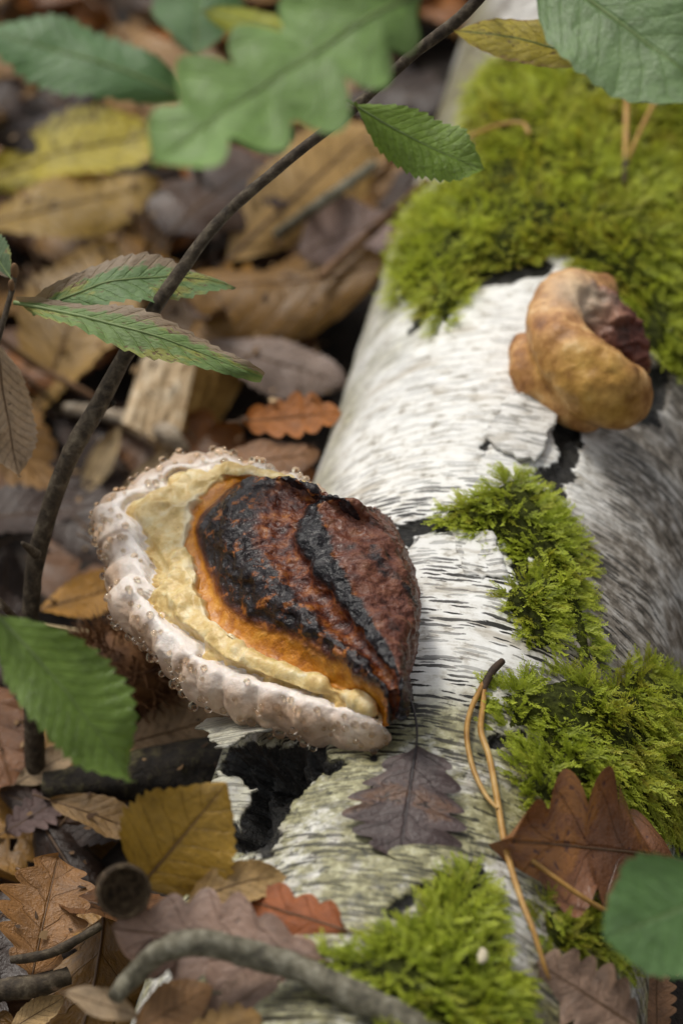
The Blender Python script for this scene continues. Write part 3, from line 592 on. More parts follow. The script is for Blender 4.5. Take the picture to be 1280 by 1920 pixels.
# ------------------------------------------------------------------ large bracket fungus
def rim_plane(px, py, H):
    """point on the bracket's own plane, raised by H"""
    c = on_log(700, 1395) + np.array([0, 0, .008 + H]); n = unit((-.25, -.08, 1)); d = ray(px, py); return CAM + d * (((c - CAM) @ n) / (d @ n))
RINGS = [  # stations run from the back right, round the left, to the front right end
 (-.022, [(690, 1000), (500, 900), (360, 905), (245, 1000), (262, 1070), (295, 1185), (400, 1300), (570, 1372), (680, 1402)]),
 (-.012, [(660, 975), (478, 874), (324, 878), (196, 985), (212, 1062), (252, 1192), (352, 1304), (545, 1378), (694, 1412)]),
 (.000, [(650, 965), (470, 866), (312, 866), (186, 965), (204, 1036), (244, 1162), (342, 1272), (540, 1348), (712, 1382)]),
 (.0065, [(640, 960), (470, 872), (322, 876), (216, 950), (252, 1026), (266, 1132), (362, 1238), (556, 1308), (704, 1352)]),
 (.0058, [(630, 960), (470, 882), (334, 891), (250, 960), (312, 1072), (288, 1128), (400, 1230), (588, 1296), (692, 1338)]),
 (.0085, [(622, 956), (462, 888), (365, 908), (300, 975), (346, 1066), (335, 1126), (442, 1220), (612, 1288), (690, 1328)]),
 (.0080, [(616, 952), (452, 894), (388, 928), (350, 985), (374, 1078), (392, 1156), (492, 1241), (640, 1294), (696, 1320)]),
 (.0110, [(610, 948), (468, 900), (412, 938), (374, 992), (408, 1090), (448, 1160), (550, 1230), (658, 1284), (706, 1312)]),
 (.0240, [(600, 938), (500, 890), (450, 922), (425, 1000), (480, 1085), (530, 1138), (605, 1196), (690, 1262), (722, 1300)]),
 (.0225, [(640, 955), (560, 922), (520, 958), (530, 1020), (560, 1080), (600, 1128), (652, 1186), (710, 1246), (738, 1292)]),
 (.0280, [(660, 960), (600, 938), (585, 965), (600, 1030), (625, 1080), (655, 1128), (692, 1184), (730, 1236), (750, 1284)]),
 (.0250, [(690, 965), (650, 950), (655, 962), (680, 1030), (700, 1080), (715, 1120), (732, 1168), (750, 1218), (760, 1272)]),
 (.0140, [(700, 972), (690, 960), (710, 980), (742, 1035), (760, 1085), (770, 1122), (772, 1168), (768, 1218), (764, 1266)]),
 (None, [(710, 985), (712, 970), (742, 995), (768, 1040), (782, 1085), (789, 1122), (786, 1172), (776, 1225), (760, 1275)]),
]
def build_bracket():
    G = np.array([[rim_plane(x, y, H) if H is not None else on_log(x, y) - .001 * log_normal(on_log(x, y)) for x, y in row] for H, row in RINGS])
    # both ends run into the log; so do the inner edge and the underside
    core = lambda P, f: P + f * ((P @ AX)[..., None] * AX + LB * BX + LZ * ZX - P)
    G = np.concatenate([core(G[:1], .55), G, core(G[-1:], .3)], 0)
    end = G[:, -1:].copy(); mid_ = end[1:6].mean(0, keepdims=True); end[:6] = end[:6] + .62 * (mid_ - end[:6]) + np.array([.004, -.001, -.002]); end[6:] = core(end[6:], .12)
    G = np.concatenate([core(G[:, :1], .3) - .02 * ZX, G, end], 1)
    N_, M_ = 330, 520
    U = catmull(catmull(G, N_).transpose(1, 0, 2), M_).transpose(1, 0, 2)       # (ring, arc, 3)
    ring = np.linspace(-1, len(RINGS), N_)[:, None] * np.ones(M_); arc = np.linspace(0, 1, M_)[None] * np.ones((N_, 1))
    V = U.reshape(-1, 3); sh = U.shape
    du = np.gradient(U, axis=0); dv = np.gradient(U, axis=1); Nn = np.cross(dv, du); Nn /= np.linalg.norm(Nn, axis=-1)[..., None] + 1e-12
    if Nn[N_ // 2, M_ // 2] @ ZX < 0: Nn = -Nn
    Nn = Nn.reshape(-1, 3); R = ring.ravel(); A = arc.ravel()
    # lumps of the swelling rim
    L = np.cumsum(np.r_[0, np.linalg.norm(np.diff(U[80], axis=0), axis=1)]); Lr = np.interp(np.linspace(0, 1, M_), np.linspace(0, 1, M_), L)
    al = np.tile(Lr, (N_, 1)).ravel()
    uu = al + .35 * (R - 2.) * .006; sd2 = np.stack([np.cumsum(rng.uniform(.007, .022, 46)) - .02, rng.uniform(.6, 3.6, 46), rng.uniform(.8, 1.3, 46)], -1)
    dx = (uu[:, None] - sd2[None, :, 0] + .004 * fbm(V, 90, 2)[:, None]); dy = (R[:, None] - sd2[None, :, 1]) * .0045; dd = np.hypot(dx, dy) / sd2[None, :, 2]; dd.partition(1, axis=1); lob = np.clip((dd[:, 1] - dd[:, 0]) / .011, 0, 1)
    wr = np.exp(-((R - 1.9) / 1.45) ** 2)
    disp = wr * (-.0014 + .0032 * sstep(-.25, 1., lob) + .0022 * fbm(V, 75, 3) + .0008 * fbm(V, 260, 2))
    wl = 1.15 * fbm(np.stack([al * 75, al * 0, al * 0], -1), 1., 4, .6)                 # wavering groove between rim and cream band
    disp -= .0022 * np.exp(-((R - 4.0 - wl) / .16) ** 2)
    wob6 = .95 * fbm(V, 85, 3, .6, 13.); wc = sstep(4.05, 4.5, R) * (1 - sstep(5.75, 6.0, R + wob6)); disp += wc * (.0024 * (1 - np.abs(fbm(V, 75, 3, .5, 3.)) * 2.6) + .0012 + .0009 * fbm(V, 210, 3))
    disp += .0012 * sstep(5.5, 6.5, R) * fbm(V, 120, 4)
    wd = sstep(6.7, 7.6, R); disp += wd * (.0042 * fbm(V, 60, 4, .6) + .0016 * ridged(V, 170, 4) - .0008) - .0022 * np.exp(-((R - 9.1 + .5 * fbm(V, 50, 3)) / .35) ** 2)
    disp *= sstep(-.8, .6, R) * (1 - sstep(12.6, 13.6, R))
    outw = unit((-1, -.35, 0)) * .0; cc = V.mean(0); od_ = (V - cc) * np.array([1, 1, 0]); od_ /= np.linalg.norm(od_, axis=1)[:, None] + 1e-9
    ond = fbm(np.stack([al * 38, al * 0 + 4.2, al * 0], -1), 1., 3, .6); V2 = V + Nn * disp[:, None] + od_ * (.0060 * ond * (1 - sstep(3.6, 6., R)) * sstep(-.9, .5, R))[:, None]
    root = thing('bracket_fungus', 'large bracket fungus with white dewy rim, cream and orange bands and black crust', 'fungus', on_log(740, 1180))
    F = grid_faces(N_, M_); 
    f0 = V2[F[F.shape[0] // 2]]; nn = np.cross(f0[1] - f0[0], f0[2] - f0[0])
    if nn @ ZX < 0: F = F[:, ::-1].copy()
    # the rim and the crusted cap are parts of their own, meeting in the groove
    fr = R[F].max(1); fa = F[fr <= 4.05]; fb = F[fr > 4.05]
    def part(name, f):
        ids, inv = np.unique(f.ravel(), return_inverse=True)
        return obj(name, mesh_np(name, V2[ids], inv.reshape(-1, 4), MT['bracket'], dict(ring=R[ids] - wl[ids] * np.exp(-((R[ids] - 4.) / 1.0) ** 2), arcpos=A[ids], wob=wob6[ids])), root)
    rim = part('rim', fa); rim['label'] = 'swollen white and pink rim beaded with drops'; cap = part('crust', fb); cap['label'] = 'banded crust, cream to orange to black'
    # drops of dew standing on the rim
    bm = bmesh.new(); bmesh.ops.create_icosphere(bm, subdivisions=2, radius=1); dm = bpy.data.meshes.new('droplet'); bm.to_mesh(dm); bm.free(); dm.polygons.foreach_set('use_smooth', [True] * len(dm.polygons)); dm.materials.append(MT['dew'])
    grid = V2.reshape(sh); gn = Nn.reshape(sh); ra = np.linspace(-1, len(RINGS), N_); placed = []
    tries = 0
    while len(placed) < 230 and tries < 6000:
        tries += 1; rr = float(np.clip(rng.normal(1.9, .85), .2, 3.6)); i = int(np.argmin(np.abs(ra - rr))); j = int(rng.integers(int(M_ * .14), int(M_ * .93)))
        p = grid[i, j]; q = rng.uniform(.0009, .0020) * (1.15 if rr < 1.4 else .9)
        if any(np.linalg.norm(p - o) < (q + oq) * .95 for o, oq in placed): continue
        placed.append((p, q)); c = p + gn[i, j] * q * .45
        if rr < 1.2: c = c - ZX * q * .25
        obj('droplet', dm, rim, Matrix.Translation(Vector(c)) @ Matrix.Diagonal((q, q, q * (1.15 if rr < 1.2 else .85), 1)))
build_bracket()

# ------------------------------------------------------------------ small young fungus further up the log
def build_young():
    k0 = on_log(1080, 690); n0 = log_normal(k0); I = np.eye(3)
    def e(px, py, lift, rx, ry, rz, tw=0.):
        c = on_log(px, py + lift * 3200) + n0 * lift; a = math.radians(tw); x = RGT * math.cos(a) - UPV * math.sin(a); y = RGT * math.sin(a) + UPV * math.cos(a)
        return (c, (rx, ry, rz), np.array([x, y, np.cross(x, y)]))
    pxm = 1 / 4050.; E_ = []
    def roll(path, k):
        for x, y, lift, rr in catmull(path, k): E_.append(e(x, y, lift, rr * pxm, rr * pxm, rr * pxm * .85))
    roll([(1095, 555, .018, 38), (1050, 560, .022, 48), (1015, 590, .024, 50), (1012, 640, .024, 50), (1045, 690, .024, 56), (1095, 730, .022, 62), (1135, 742, .019, 50), (1158, 735, .017, 30)], 26)
    roll([(975, 660, .008, 28), (985, 700, .008, 38), (1030, 735, .007, 40), (1085, 770, .008, 34)], 14)
    roll([(1085, 590, .020, 56), (1122, 628, .019, 60), (1158, 668, .014, 44), (1188, 690, .011, 20)], 14)
    E_.append(e(1080, 690, 0., .022, .024, .016, 0))
    V, F, N = blob(E_, .0011, 22)
    d = lambda px, py, lift, r: np.exp(-(np.linalg.norm(V - (on_log(px, py + lift * 3200) + n0 * lift), axis=1) / r) ** 2)
    crust = np.clip(1.1 * d(1130, 600, .026, .017) + 1.1 * d(1155, 650, .024, .015) + .8 * d(1090, 565, .034, .010) + .9 * d(1110, 655, .032, .007) + .6 * d(1175, 680, .016, .009), 0, 1)
    V = V + N * (fbm(V, 50, 4, .55) * .0040 + crust * (ridged(V, 120, 3) * .0034 - .0022))[:, None]
    root = thing('young_fungus', 'small knobbly tan and ochre fungus with red crust on birch log', 'fungus', k0)
    obj('cap', mesh_np('cap', V, F, MT['young'], dict(crust=crust, yellow=np.clip(d(1050, 710, .03, .016) + d(1110, 760, .026, .016) + .6 * d(1000, 700, .016, .012), 0, 1), pale=np.clip(d(1040, 560, .034, .013), 0, 1))), root)
build_young()

# ------------------------------------------------------------------ moss
def frond_template(seed, K=11):
    r = np.random.default_rng(seed); V, F, tip = [], [], []
    bend = r.uniform(.1, .5)
    for k in range(K):
        t = (k + .5) / K; c = np.array([.05 * math.sin(3 * t + seed), t, bend * t * t * .6])
        for sd_ in (-1, 1):
            l = .27 * (1 - .55 * t) * r.uniform(.8, 1.2); a = r.uniform(.45, .85); up = r.uniform(-.25, .6)
            d = unit((sd_ * math.sin(a), math.cos(a), up)); wv = unit(np.cross(d, (0, 0, 1))) * l * .20; b = len(V)
            V += [c, c + d * l * .45 + wv, c + d * l, c + d * l * .45 - wv]; F += [(b, b + 1, b + 2), (b, b + 2, b + 3)]; tip += [t * .8, t * .85 + .1, min(1, t * .9 + .25), t * .85 + .1]
    return np.array(V), np.array(F), np.array(tip)
TEMPL = [frond_template(k) for k in range(7)]; TEMPL_FAR = [frond_template(20 + k, 7) for k in range(5)]
def moss_patch(label, poly, density, L0, L1, height, hue=0., templ=TEMPL, down=.5, seed=0, bright=0.):
    r = np.random.default_rng(100 + seed); pu = px_uv(poly); lo, hi = pu.min(0) - .004, pu.max(0) + .004
    area = (hi - lo).prod(); n = int(area * 1e4 * density); Q = r.uniform(lo, hi, (n, 2))
    sd_, od = poly_sd(Q, pu); nz = fbm(np.c_[Q * 1., np.zeros(n)], 110, 3, .5, seed * 3.) * .007; keep = sd_ + nz > -.001; gap = fbm(np.c_[Q, np.zeros(n)], 70, 3, .5, 9. + seed) > -.42
    keep &= gap; Q, sd_, od = Q[keep], sd_[keep] + nz[keep], od[keep]; n = len(Q)
    ph = Q[:, 0] / LR; nrm = np.sin(ph)[:, None] * BX + np.cos(ph)[:, None] * ZX; tan = np.cos(ph)[:, None] * BX - np.sin(ph)[:, None] * ZX
    hm = height * sstep(0, .014, sd_) * (.65 + .55 * fbm(np.c_[Q, np.zeros(n)], 60, 3, .5, seed)); lvl = r.random(n) ** .6
    root = log_point(ph, Q[:, 1], LR + .0005 + hm * lvl * .9)
    edge = 1 - sstep(0, .012, sd_); ang = r.uniform(0, 2 * math.pi, n); rd = np.cos(ang)[:, None] * tan + np.sin(ang)[:, None] * AX
    out = od[:, :1] * tan + od[:, 1:] * AX; dn = np.sin(ph)[:, None] * tan * down - .35 * AX + .0 * tan
    flow = fbm(np.c_[Q, np.zeros(n)], 45, 2, .5, 31. + seed); fl = np.cos(flow * 5)[:, None] * tan + np.sin(flow * 5)[:, None] * AX
    d = rd * .55 + out * (edge * 1.3)[:, None] + dn * .8 + fl * .5 + nrm * (r.uniform(-.05, .5, n) * (1 - .5 * edge))[:, None]; d /= np.linalg.norm(d, axis=1)[:, None]
    zz = nrm - (nrm * d).sum(1)[:, None] * d + .35 * r.normal(size=(n, 3)); zz -= (zz * d).sum(1)[:, None] * d; zz /= np.linalg.norm(zz, axis=1)[:, None]; xx = np.cross(d, zz)
    Ls = r.uniform(L0, L1, n) * (1 - .2 * edge); ti = r.integers(len(templ), size=n); huev = np.clip(hue + .25 * r.normal(size=n) + .7 * fbm(np.c_[Q, np.zeros(n)], 40, 3, .5, 55. + seed), 0, 1); rn = np.clip(bright + r.normal(.5, .25, n) + .5 * fbm(np.c_[Q, np.zeros(n)], 90, 2, .5, 77.), 0, 1)
    Vs, Fs, T_, R_, H_ = [], [], [], [], []; off = 0
    for k, (tv, tF, tt) in enumerate(templ):
        ix = np.where(ti == k)[0]
        if not len(ix): continue
        W = root[ix, None] + Ls[ix, None, None] * (tv[None, :, :1] * xx[ix, None] + tv[None, :, 1:2] * d[ix, None] + tv[None, :, 2:] * zz[ix, None]); c = len(ix); v = len(tv)
        Vs.append(W.reshape(-1, 3)); Fs.append((tF[None] + (np.arange(c) * v)[:, None, None] + off).reshape(-1, 3)); off += c * v
        T_.append((tt[None] * (.45 + .6 * bright + (.55 - .6 * bright) * lvl[ix])[:, None]).ravel()); R_.append(np.repeat(rn[ix], v)); H_.append(np.repeat(huev[ix], v))
    e = thing('moss_patch', label, 'moss', log_point(*[x for x in (pu.mean(0) / np.array([LR, 1]))]), 'moss patches on the birch log')
    obj('fronds', mesh_np('fronds', np.vstack(Vs), np.vstack(Fs), MT['moss'], dict(tip=np.concatenate(T_), rnd=np.concatenate(R_), hue=np.concatenate(H_)), smooth=False), e, kind='stuff')
    # matted base
    gu, gv = np.arange(lo[0], hi[0], .0025), np.arange(lo[1], hi[1], .0025); GU, GV = np.meshgrid(gu, gv, indexing='ij'); q = np.stack([GU.ravel(), GV.ravel()], -1); s2, _ = poly_sd(q, pu)
    hh = height * .5 * sstep(0, .012, s2) - .004 * (1 - sstep(-.004, .002, s2)) + .001 * fbm(np.c_[q, np.zeros(len(q))], 200, 3)
    W = log_point(q[:, 0] / LR, q[:, 1], LR + hh); F = grid_faces(len(gu), len(gv)); F = F[(s2[F] > -.0015).all(1)]; ids, inv = np.unique(F.ravel(), return_inverse=True)
    obj('cushion', mesh_np('cushion', W[ids], inv.reshape(-1, 4)[:, ::-1].copy(), MT['mossbase']), e)
M1 = [(885, 170), (960, 100), (1060, 60), (1200, 40), (1330, 60), (1440, 200), (1425, 400), (1395, 600), (1340, 720), (1270, 690), (1205, 650), (1180, 570), (1110, 515), (1045, 470), (965, 500), (900, 505), (865, 560), (835, 610), (815, 590), (790, 575), (745, 560), (748, 490), (770, 430), (815, 370), (900, 320), (875, 250)]
moss_patch('long yellow green moss blanket over the far end of the log, behind the small fungus', M1, 26, .008, .014, .012, .15, TEMPL_FAR, seed=1, bright=.5)
moss_patch('ragged moss strip on the bark between the two fungi', [(825, 962), (900, 930), (960, 895), (1030, 930), (1050, 970), (1082, 1010), (1092, 1080), (1102, 1180), (1112, 1245), (1085, 1225), (1062, 1160), (1042, 1135), (1050, 1200), (1015, 1222), (962, 1175), (918, 1130), (960, 1090), (1000, 1070), (962, 1032), (900, 1010), (850, 990)], 34, .006, .011, .009, .05, seed=2, bright=.15)
moss_patch('thick bright moss cushion on the log flank under the glossy oak leaf', [(925, 1305), (1000, 1285), (1060, 1265), (1130, 1290), (1200, 1250), (1280, 1270), (1276, 1400), (1262, 1560), (1200, 1545), (1100, 1520), (1010, 1515), (965, 1455), (1010, 1405), (1000, 1365), (935, 1375), (960, 1330)], 36, .006, .012, .012, .02, seed=3, bright=.15)
moss_patch('moss cushion on the near bark holding a small pale seed', [(600, 1800), (700, 1785), (760, 1725), (830, 1690), (850, 1650), (895, 1645), (905, 1690), (935, 1730), (962, 1800), (970, 1920), (960, 2010), (720, 2010), (740, 1910), (690, 1850)], 34, .006, .012, .010, .05, seed=4)
moss_patch('small dark moss tuft under the glossy oak leaf, beside a lone needle', [(1000, 1690), (1090, 1690), (1170, 1700), (1185, 1830), (1120, 1810), (1040, 1790), (1005, 1750)], 32, .005, .010, .007, .02, seed=5)

# ------------------------------------------------------------------ sapling in front, seedlings
def stem_px(pts): return np.array([at(x, y, d) for x, y, d in pts])
def green_leaf(parent, bp, tp, n, depth, spec, mat, color, stalk='stalk_green'):
    M = leaf_frame(bp, tp, n, depth=depth); bl, mr, V = leaf_meshes(spec, mat, stalk)
    o = obj('leaf', bl, parent, M, color); obj('midrib', mr, o, M); return o, M
base = on_plane(72, 1650, ground_h(np.array([-.13]), np.array([-.12]))[0] - .012); bd = (base - CAM) @ FWD
S = stem_px([(72, 1655, bd), (66, 1500, bd - .025), (64, 1350, bd - .045), (58, 1180, bd - .065), (70, 1040, bd - .08), (125, 870, bd - .095), (185, 760, bd - .10), (250, 640, bd - .105), (345, 500, bd - .11), (420, 405, bd - .11), (540, 300, bd - .112), (660, 205, bd - .115), (770, 105, bd - .12), (860, 35, bd - .125), (930, -40, bd - .13)])
sap = thing('oak_sapling', 'dark bare sapling stem arching over the litter with green leaves', 'sapling', base)
V, F = tube(S, [.0046, .0044, .0040, .0036, .0036, .0037, .0036, .0030, .0026, .0023, .0021, .0020, .0022, .0024, .002], 12, 150, .14, 2.)
stem = obj('stem', mesh_np('stem', V, F, MT['stem']), sap)
for (a, b_, r0) in [((70, 1040), (42, 1018), .0016), ((185, 765), (215, 755), .0018), ((768, 108), (780, 70), .0012)]:
    p = at(*a, bd - .09); q = at(*b_, bd - .10); V, F = tube([p, (p + q) / 2, q], [r0 * 1.3, r0, r0 * .5], 8, 10, .2); obj('knot', mesh_np('knot', V, F, MT['stem']), stem)
green_leaf(sap, (800, -40), (285, 292), unit(CAMN + np.array([.1, .2, .5])), .81, dict(kind='oak', W=.54, lobe=.52, kx=.5, ky=-.5, wave=.03, seed=81, petiole=.05), 'green', (.19, .32, .085))
green_leaf(sap, (655, 200), (905, 325), unit(CAMN + np.array([.25, .1, .25])), 1.0, dict(kind='chestnut', W=.50, kx=-1.8, ky=.5, wave=.03, seed=82, petiole=.05), 'green', (.17, .27, .035))
green_leaf(sap, (0, 1140), (258, 1462), unit(CAMN + np.array([.5, .3, .2])), .92, dict(kind='chestnut', W=.52, kx=.9, ky=-.5, wave=.03, seed=83, petiole=.10), 'green', (.135, .22, .032))

for pts, r0 in (([(60, 1200, bd - .062), (20, 1150, bd - .11), (-20, 1110, .97), (2, 1142, .905)], .0014), ([(900, -10, bd - .128), (900, -60, .94), (850, -70, .86), (796, -38, .815)], .0014)):
    V, F = tube(stem_px(pts), [r0 * 1.3, r0, r0, r0 * .7], 8, 30, .1); obj('side_shoot', mesh_np('side_shoot', V, F, MT['stem']), sap)

def seedling(name, label, foot, stem, rad, leaves, buds=()):
    e = thing(name, label, 'seedling', foot); V, F = tube(np.vstack([[foot], stem]), np.linspace(rad, rad * .5, len(stem) + 1), 8, 60, .12); st = obj('stem', mesh_np('stem', V, F, MT['stem']), e)
    for L in leaves: green_leaf(e, *L)
    for c, r in buds:
        bm = bmesh.new(); bmesh.ops.create_uvsphere(bm, u_segments=10, v_segments=7, radius=1); me = bpy.data.meshes.new('bud'); bm.to_mesh(me); bm.free(); me.polygons.foreach_set('use_smooth', [True] * len(me.polygons)); me.materials.append(MT['bud'])
        obj('bud', me, st, Matrix.Translation(Vector(c)) @ Matrix.Diagonal((r * .6, r * .6, r * 1.2, 1)))
    return e
gz = lambda x, y: float(ground_h(np.array([x]), np.array([y]))[0]) - .01
# brown-edged chestnut seedling whose stem stands just outside the frame
k = at(22, 545, 1.10); foot = np.array([k[0] - .035, k[1] - .01, gz(k[0] - .035, k[1] - .01)])
seedling('chestnut_seedling', 'chestnut seedling with two narrow brown edged serrated green leaves', foot, stem_px([(-60, 900, 1.11), (-20, 700, 1.10), (22, 548, 1.10), (28, 505, 1.10)]), .0018, [
    ((45, 545), (460, 500), unit((.05, -.45, 1)), 1.09, dict(kind='chestnut', W=.28, kx=-1.4, ky=-1.5, wave=.03, seed=91, petiole=.03), 'spotted', (.14, .235, .085)),
    ((28, 550), (492, 692), unit((-.1, -.55, 1)), 1.07, dict(kind='chestnut', W=.19, kx=-1.0, ky=-.6, wave=.03, seed=92, petiole=.03), 'spotted', (.16, .25, .075)),
    ((20, 520), (-60, 400), unit((0, -.4, 1)), 1.11, dict(kind='chestnut', W=.42, kx=-1.0, seed=93, petiole=.03), 'spotted', (.09, .15, .06))],
    [(at(28, 507, 1.098), .0028), (at(22, 535, 1.098), .0022)])
k = at(360, 160, 1.45); foot = np.array([k[0] + .005, k[1] + .01, gz(k[0], k[1])])
seedling('chestnut_seedling', 'small green chestnut seedling tip with two dark green leaves', foot, stem_px([(362, 215, 1.46), (355, 165, 1.45), (366, 130, 1.45), (366, 105, 1.45)]), .0020, [
    ((345, 165), (-60, 40), unit((0, -.5, 1)), 1.42, dict(kind='chestnut', W=.40, kx=-.9, ky=-.5, wave=.03, seed=94, petiole=.05), 'green', (.10, .20, .07)),
    ((368, 108), (372, -70), unit((0, -.5, 1)), 1.46, dict(kind='chestnut', W=.85, kx=-1.0, seed=95, petiole=.04), 'green', (.09, .19, .06)),
    ((380, 20), (600, 80), unit((0, -.4, 1)), 1.40, dict(kind='chestnut', W=.34, kx=-1.4, seed=96, petiole=.03), 'green', (.34, .36, .03))], [(at(366, 115, 1.448), .0030)])
k = at(1420, 40, 1.0); foot = np.array([k[0] + .03, k[1] + .05, gz(k[0] + .03, k[1] + .05)])
seedling('oak_seedling', 'oak seedling reaching over the moss with one broad green leaf and one yellow leaf', foot, stem_px([(1480, 700, 1.12), (1460, 300, 1.02), (1400, 40, .98), (1260, -60, .97)]), .0022, [
    ((1000, -80), (1340, 175), unit(CAMN + np.array([-.2, .2, .3])), .96, dict(kind='beech', W=.62, kx=.8, ky=-.4, seed=97, petiole=.05), 'green', (.17, .27, .11)),
    ((1130, 108), (850, 45), unit(CAMN + np.array([0, .1, .9])), .985, dict(kind='beech', W=.34, kx=-1.4, ky=-.6, seed=98, petiole=.10), 'yellow', (.45, .36, .03))])
k = at(1330, 1700, .93); foot = np.array([k[0] + .09, k[1] + .02, gz(k[0] + .09, k[1] + .02)])
seedling('oak_seedling', 'oak seedling beside the log whose single green leaf overhangs the moss tuft', foot, stem_px([(1480, 1900, .96), (1430, 1760, .93), (1340, 1700, .92)]), .0018, [
    ((1390, 1660), (1130, 1760), unit(CAMN + np.array([-.1, .1, .3])), .86, dict(kind='beech', W=.85, kx=.5, seed=99, petiole=.08), 'green', (.12, .235, .07))])
# dead leaf hanging at the left edge, on its own dry stalk
k = at(0, 640, 1.13); foot = np.array([k[0] - .02, k[1], gz(k[0] - .02, k[1])])
e = thing('dead_stalk', 'dry stalk with a hanging pale brown dead leaf, holed and toothed', 'dead plant', foot)
V, F = tube(np.vstack([[foot], stem_px([(-50, 900, 1.14), (-20, 620, 1.13)])]), [.0016, .0014, .001], 8, 30, .1); obj('stem', mesh_np('stem', V, F, MT['twig_brown']), e)
M = leaf_frame((-10, 630), (35, 895), unit(CAMN + np.array([.9, 0, .1])), depth=1.125); bl, mr, _ = leaf_meshes(dict(kind='chestnut', W=.5, kx=-1.5, wave=.03, seed=101, petiole=.05), 'dry', 'stalk_dry'); o = obj('leaf', bl, e, M, (.38, .27, .17)); obj('midrib', mr, o, M)

# ------------------------------------------------------------------ wood pieces, twigs, needles and small things
def twig(name, label, pts, rad, mat, sides=8, n=60, rough=.25, cat='twig', group=None, seed=0., zoff=0.):
    """pts: (px, py, height above the litter) or depth if > .5"""
    P = []
    for x, y, h in pts:
        if h > .5: P.append(at(x, y, h)); continue
        for zz in np.arange(.22, -.02, -.001):
            q = on_plane(x, y, zz); i, j = h_idx(q[None])
            if zz <= HF[i[0], j[0]] + h: break
        P.append(q)
    V, F = tube(P, rad, sides, n, rough, seed); o = obj(name, mesh_np(name, V, F, MT[mat]), label=label, cat=cat, group=group); return o
twig('grey_twig', 'arching grey twig with lichen lying against the near end of the log', [(215, 1868, .004), (250, 1830, .009), (300, 1785, .016), (370, 1766, .018), (450, 1785, .014), (540, 1808, .010), (620, 1845, .006), (720, 1895, .004), (830, 1960, .003)], [.0028, .0034, .0040, .0044, .0046, .0046, .0046, .005, .005], 'twig_grey', 12, 120, .3, seed=4.)
twig('knobbly_twig', 'pale knobbly twig crossing in front of the chipped wood', [(120, 765, .006), (190, 775, .006), (250, 790, .008), (320, 815, .008), (345, 850, .006)], [.0035, .0042, .004, .0045, .003], 'twig_pale', 10, 60, .5, seed=7.)
twig('thin_twig', 'thin reddish brown twig slanting behind the sapling stem', [(-20, 620, .02), (60, 680, .016), (150, 730, .012), (200, 760, .008)], [.0016, .0017, .0017, .0014], 'twig_brown', 7, 40, .1)
twig('dark_twig', 'small dark forked twig under the thin reddish twig', [(40, 700, .006), (95, 750, .004), (110, 780, .003)], [.001, .0013, .0012], 'stem', 7, 30, .1)
twig('dark_twig', 'dark twig on the litter beside the rolled pale leaf', [(-30, 1860, .004), (60, 1850, .004), (130, 1830, .004)], [.004, .0045, .0035], 'stem', 9, 40, .3)
twig('dark_twig', 'slim dark twig running under the acorn cup', [(20, 1800, .004), (100, 1785, .004), (190, 1735, .006)], [.0016, .002, .0016], 'stem', 7, 40, .2)
for (p, lab) in (([(85, 1175, .012), (160, 1186, .018), (250, 1198, .014)], 'pale grass stalk lying level over the chestnut burr'), ([(180, 1280, .008), (215, 1240, .016), (245, 1205, .014)], 'short pale stalk leaning on the chestnut burr'), ([(205, 1310, .010), (250, 1275, .018), (300, 1235, .012)], 'pale stalk slanting under the bracket fungus rim')):
    twig('grass_stalk', lab, p, [.0011, .0012, .0010], 'grass', 6, 30, .05, 'stalk')
# long background twigs
twig('long_twig', 'long tan twig behind the sapling stem beside the log edge', [(600, 520, .008), (690, 440, .008), (800, 340, .008)], [.0025, .0025, .002], 'twig_brown', 8, 40, .2)
twig('long_twig', 'grey brown twig lying across the pale tan curled leaf', [(520, 440, .010), (610, 375, .012), (700, 310, .010)], [.003, .003, .003], 'twig_grey', 8, 40, .2)
# needles on the log
def log_line(pts, rad, sides=6, n=60):
    P = [on_log(x, y) + log_normal(on_log(x, y)) * h for x, y, h in pts]; return tube(P, rad, sides, n)
e = thing('pine_needle', 'long tan pine needle pair with dark sheath lying down the white bark', 'needle', on_log(935, 1255))
V, F = log_line([(905, 1290, .0022), (903, 1330, .0018), (898, 1380, .0025), (912, 1430, .003), (925, 1510, .0035), (938, 1600, .004), (955, 1690, .006), (975, 1770, .008), (1000, 1830, .006), (1012, 1850, .005)], [.0011, .0011, .0012, .0012, .0012, .0012, .0011, .001, .0008, .0004]); obj('needle', mesh_np('needle', V, F, MT['needle']), e)
V, F = log_line([(903, 1290, .0022), (880, 1340, .0030), (871, 1390, .0035), (882, 1450, .0030), (905, 1500, .0028), (924, 1532, .0045)], [.0011, .0010, .0010, .0010, .0009, .0006]); obj('needle', mesh_np('needle', V, F, MT['needle']), e)
V, F = log_line([(937, 1252, .0035), (920, 1268, .003), (908, 1288, .0024), (903, 1302, .002)], [.0013, .0016, .0015, .0012], 8, 20); obj('sheath', mesh_np('sheath', V, F, MT['needle_tip']), e)
def needle(label, pts, rad, sheath=None):
    e = thing('pine_needle', label, 'needle', on_log(*pts[0][:2])); V, F = log_line(pts, rad); obj('needle', mesh_np('needle', V, F, MT['needle']), e)
    if sheath: V, F = log_line(sheath, [.0014, .0016, .0010], 8, 14); obj('sheath', mesh_np('sheath', V, F, MT['needle_tip']), e)
needle('tan needle slanting from the glossy oak leaf over the moss tuft', [(985, 1625, .004), (1030, 1680, .008), (1080, 1722, .010), (1160, 1757, .010)], .0009)
needle('upright tan needle with dark foot standing in the far moss', [(1156, 345, .012), (1155, 250, .020), (1157, 150, .026), (1158, 100, .028)], .0015, [(1156, 380, .010), (1155, 355, .013), (1156, 340, .013)])
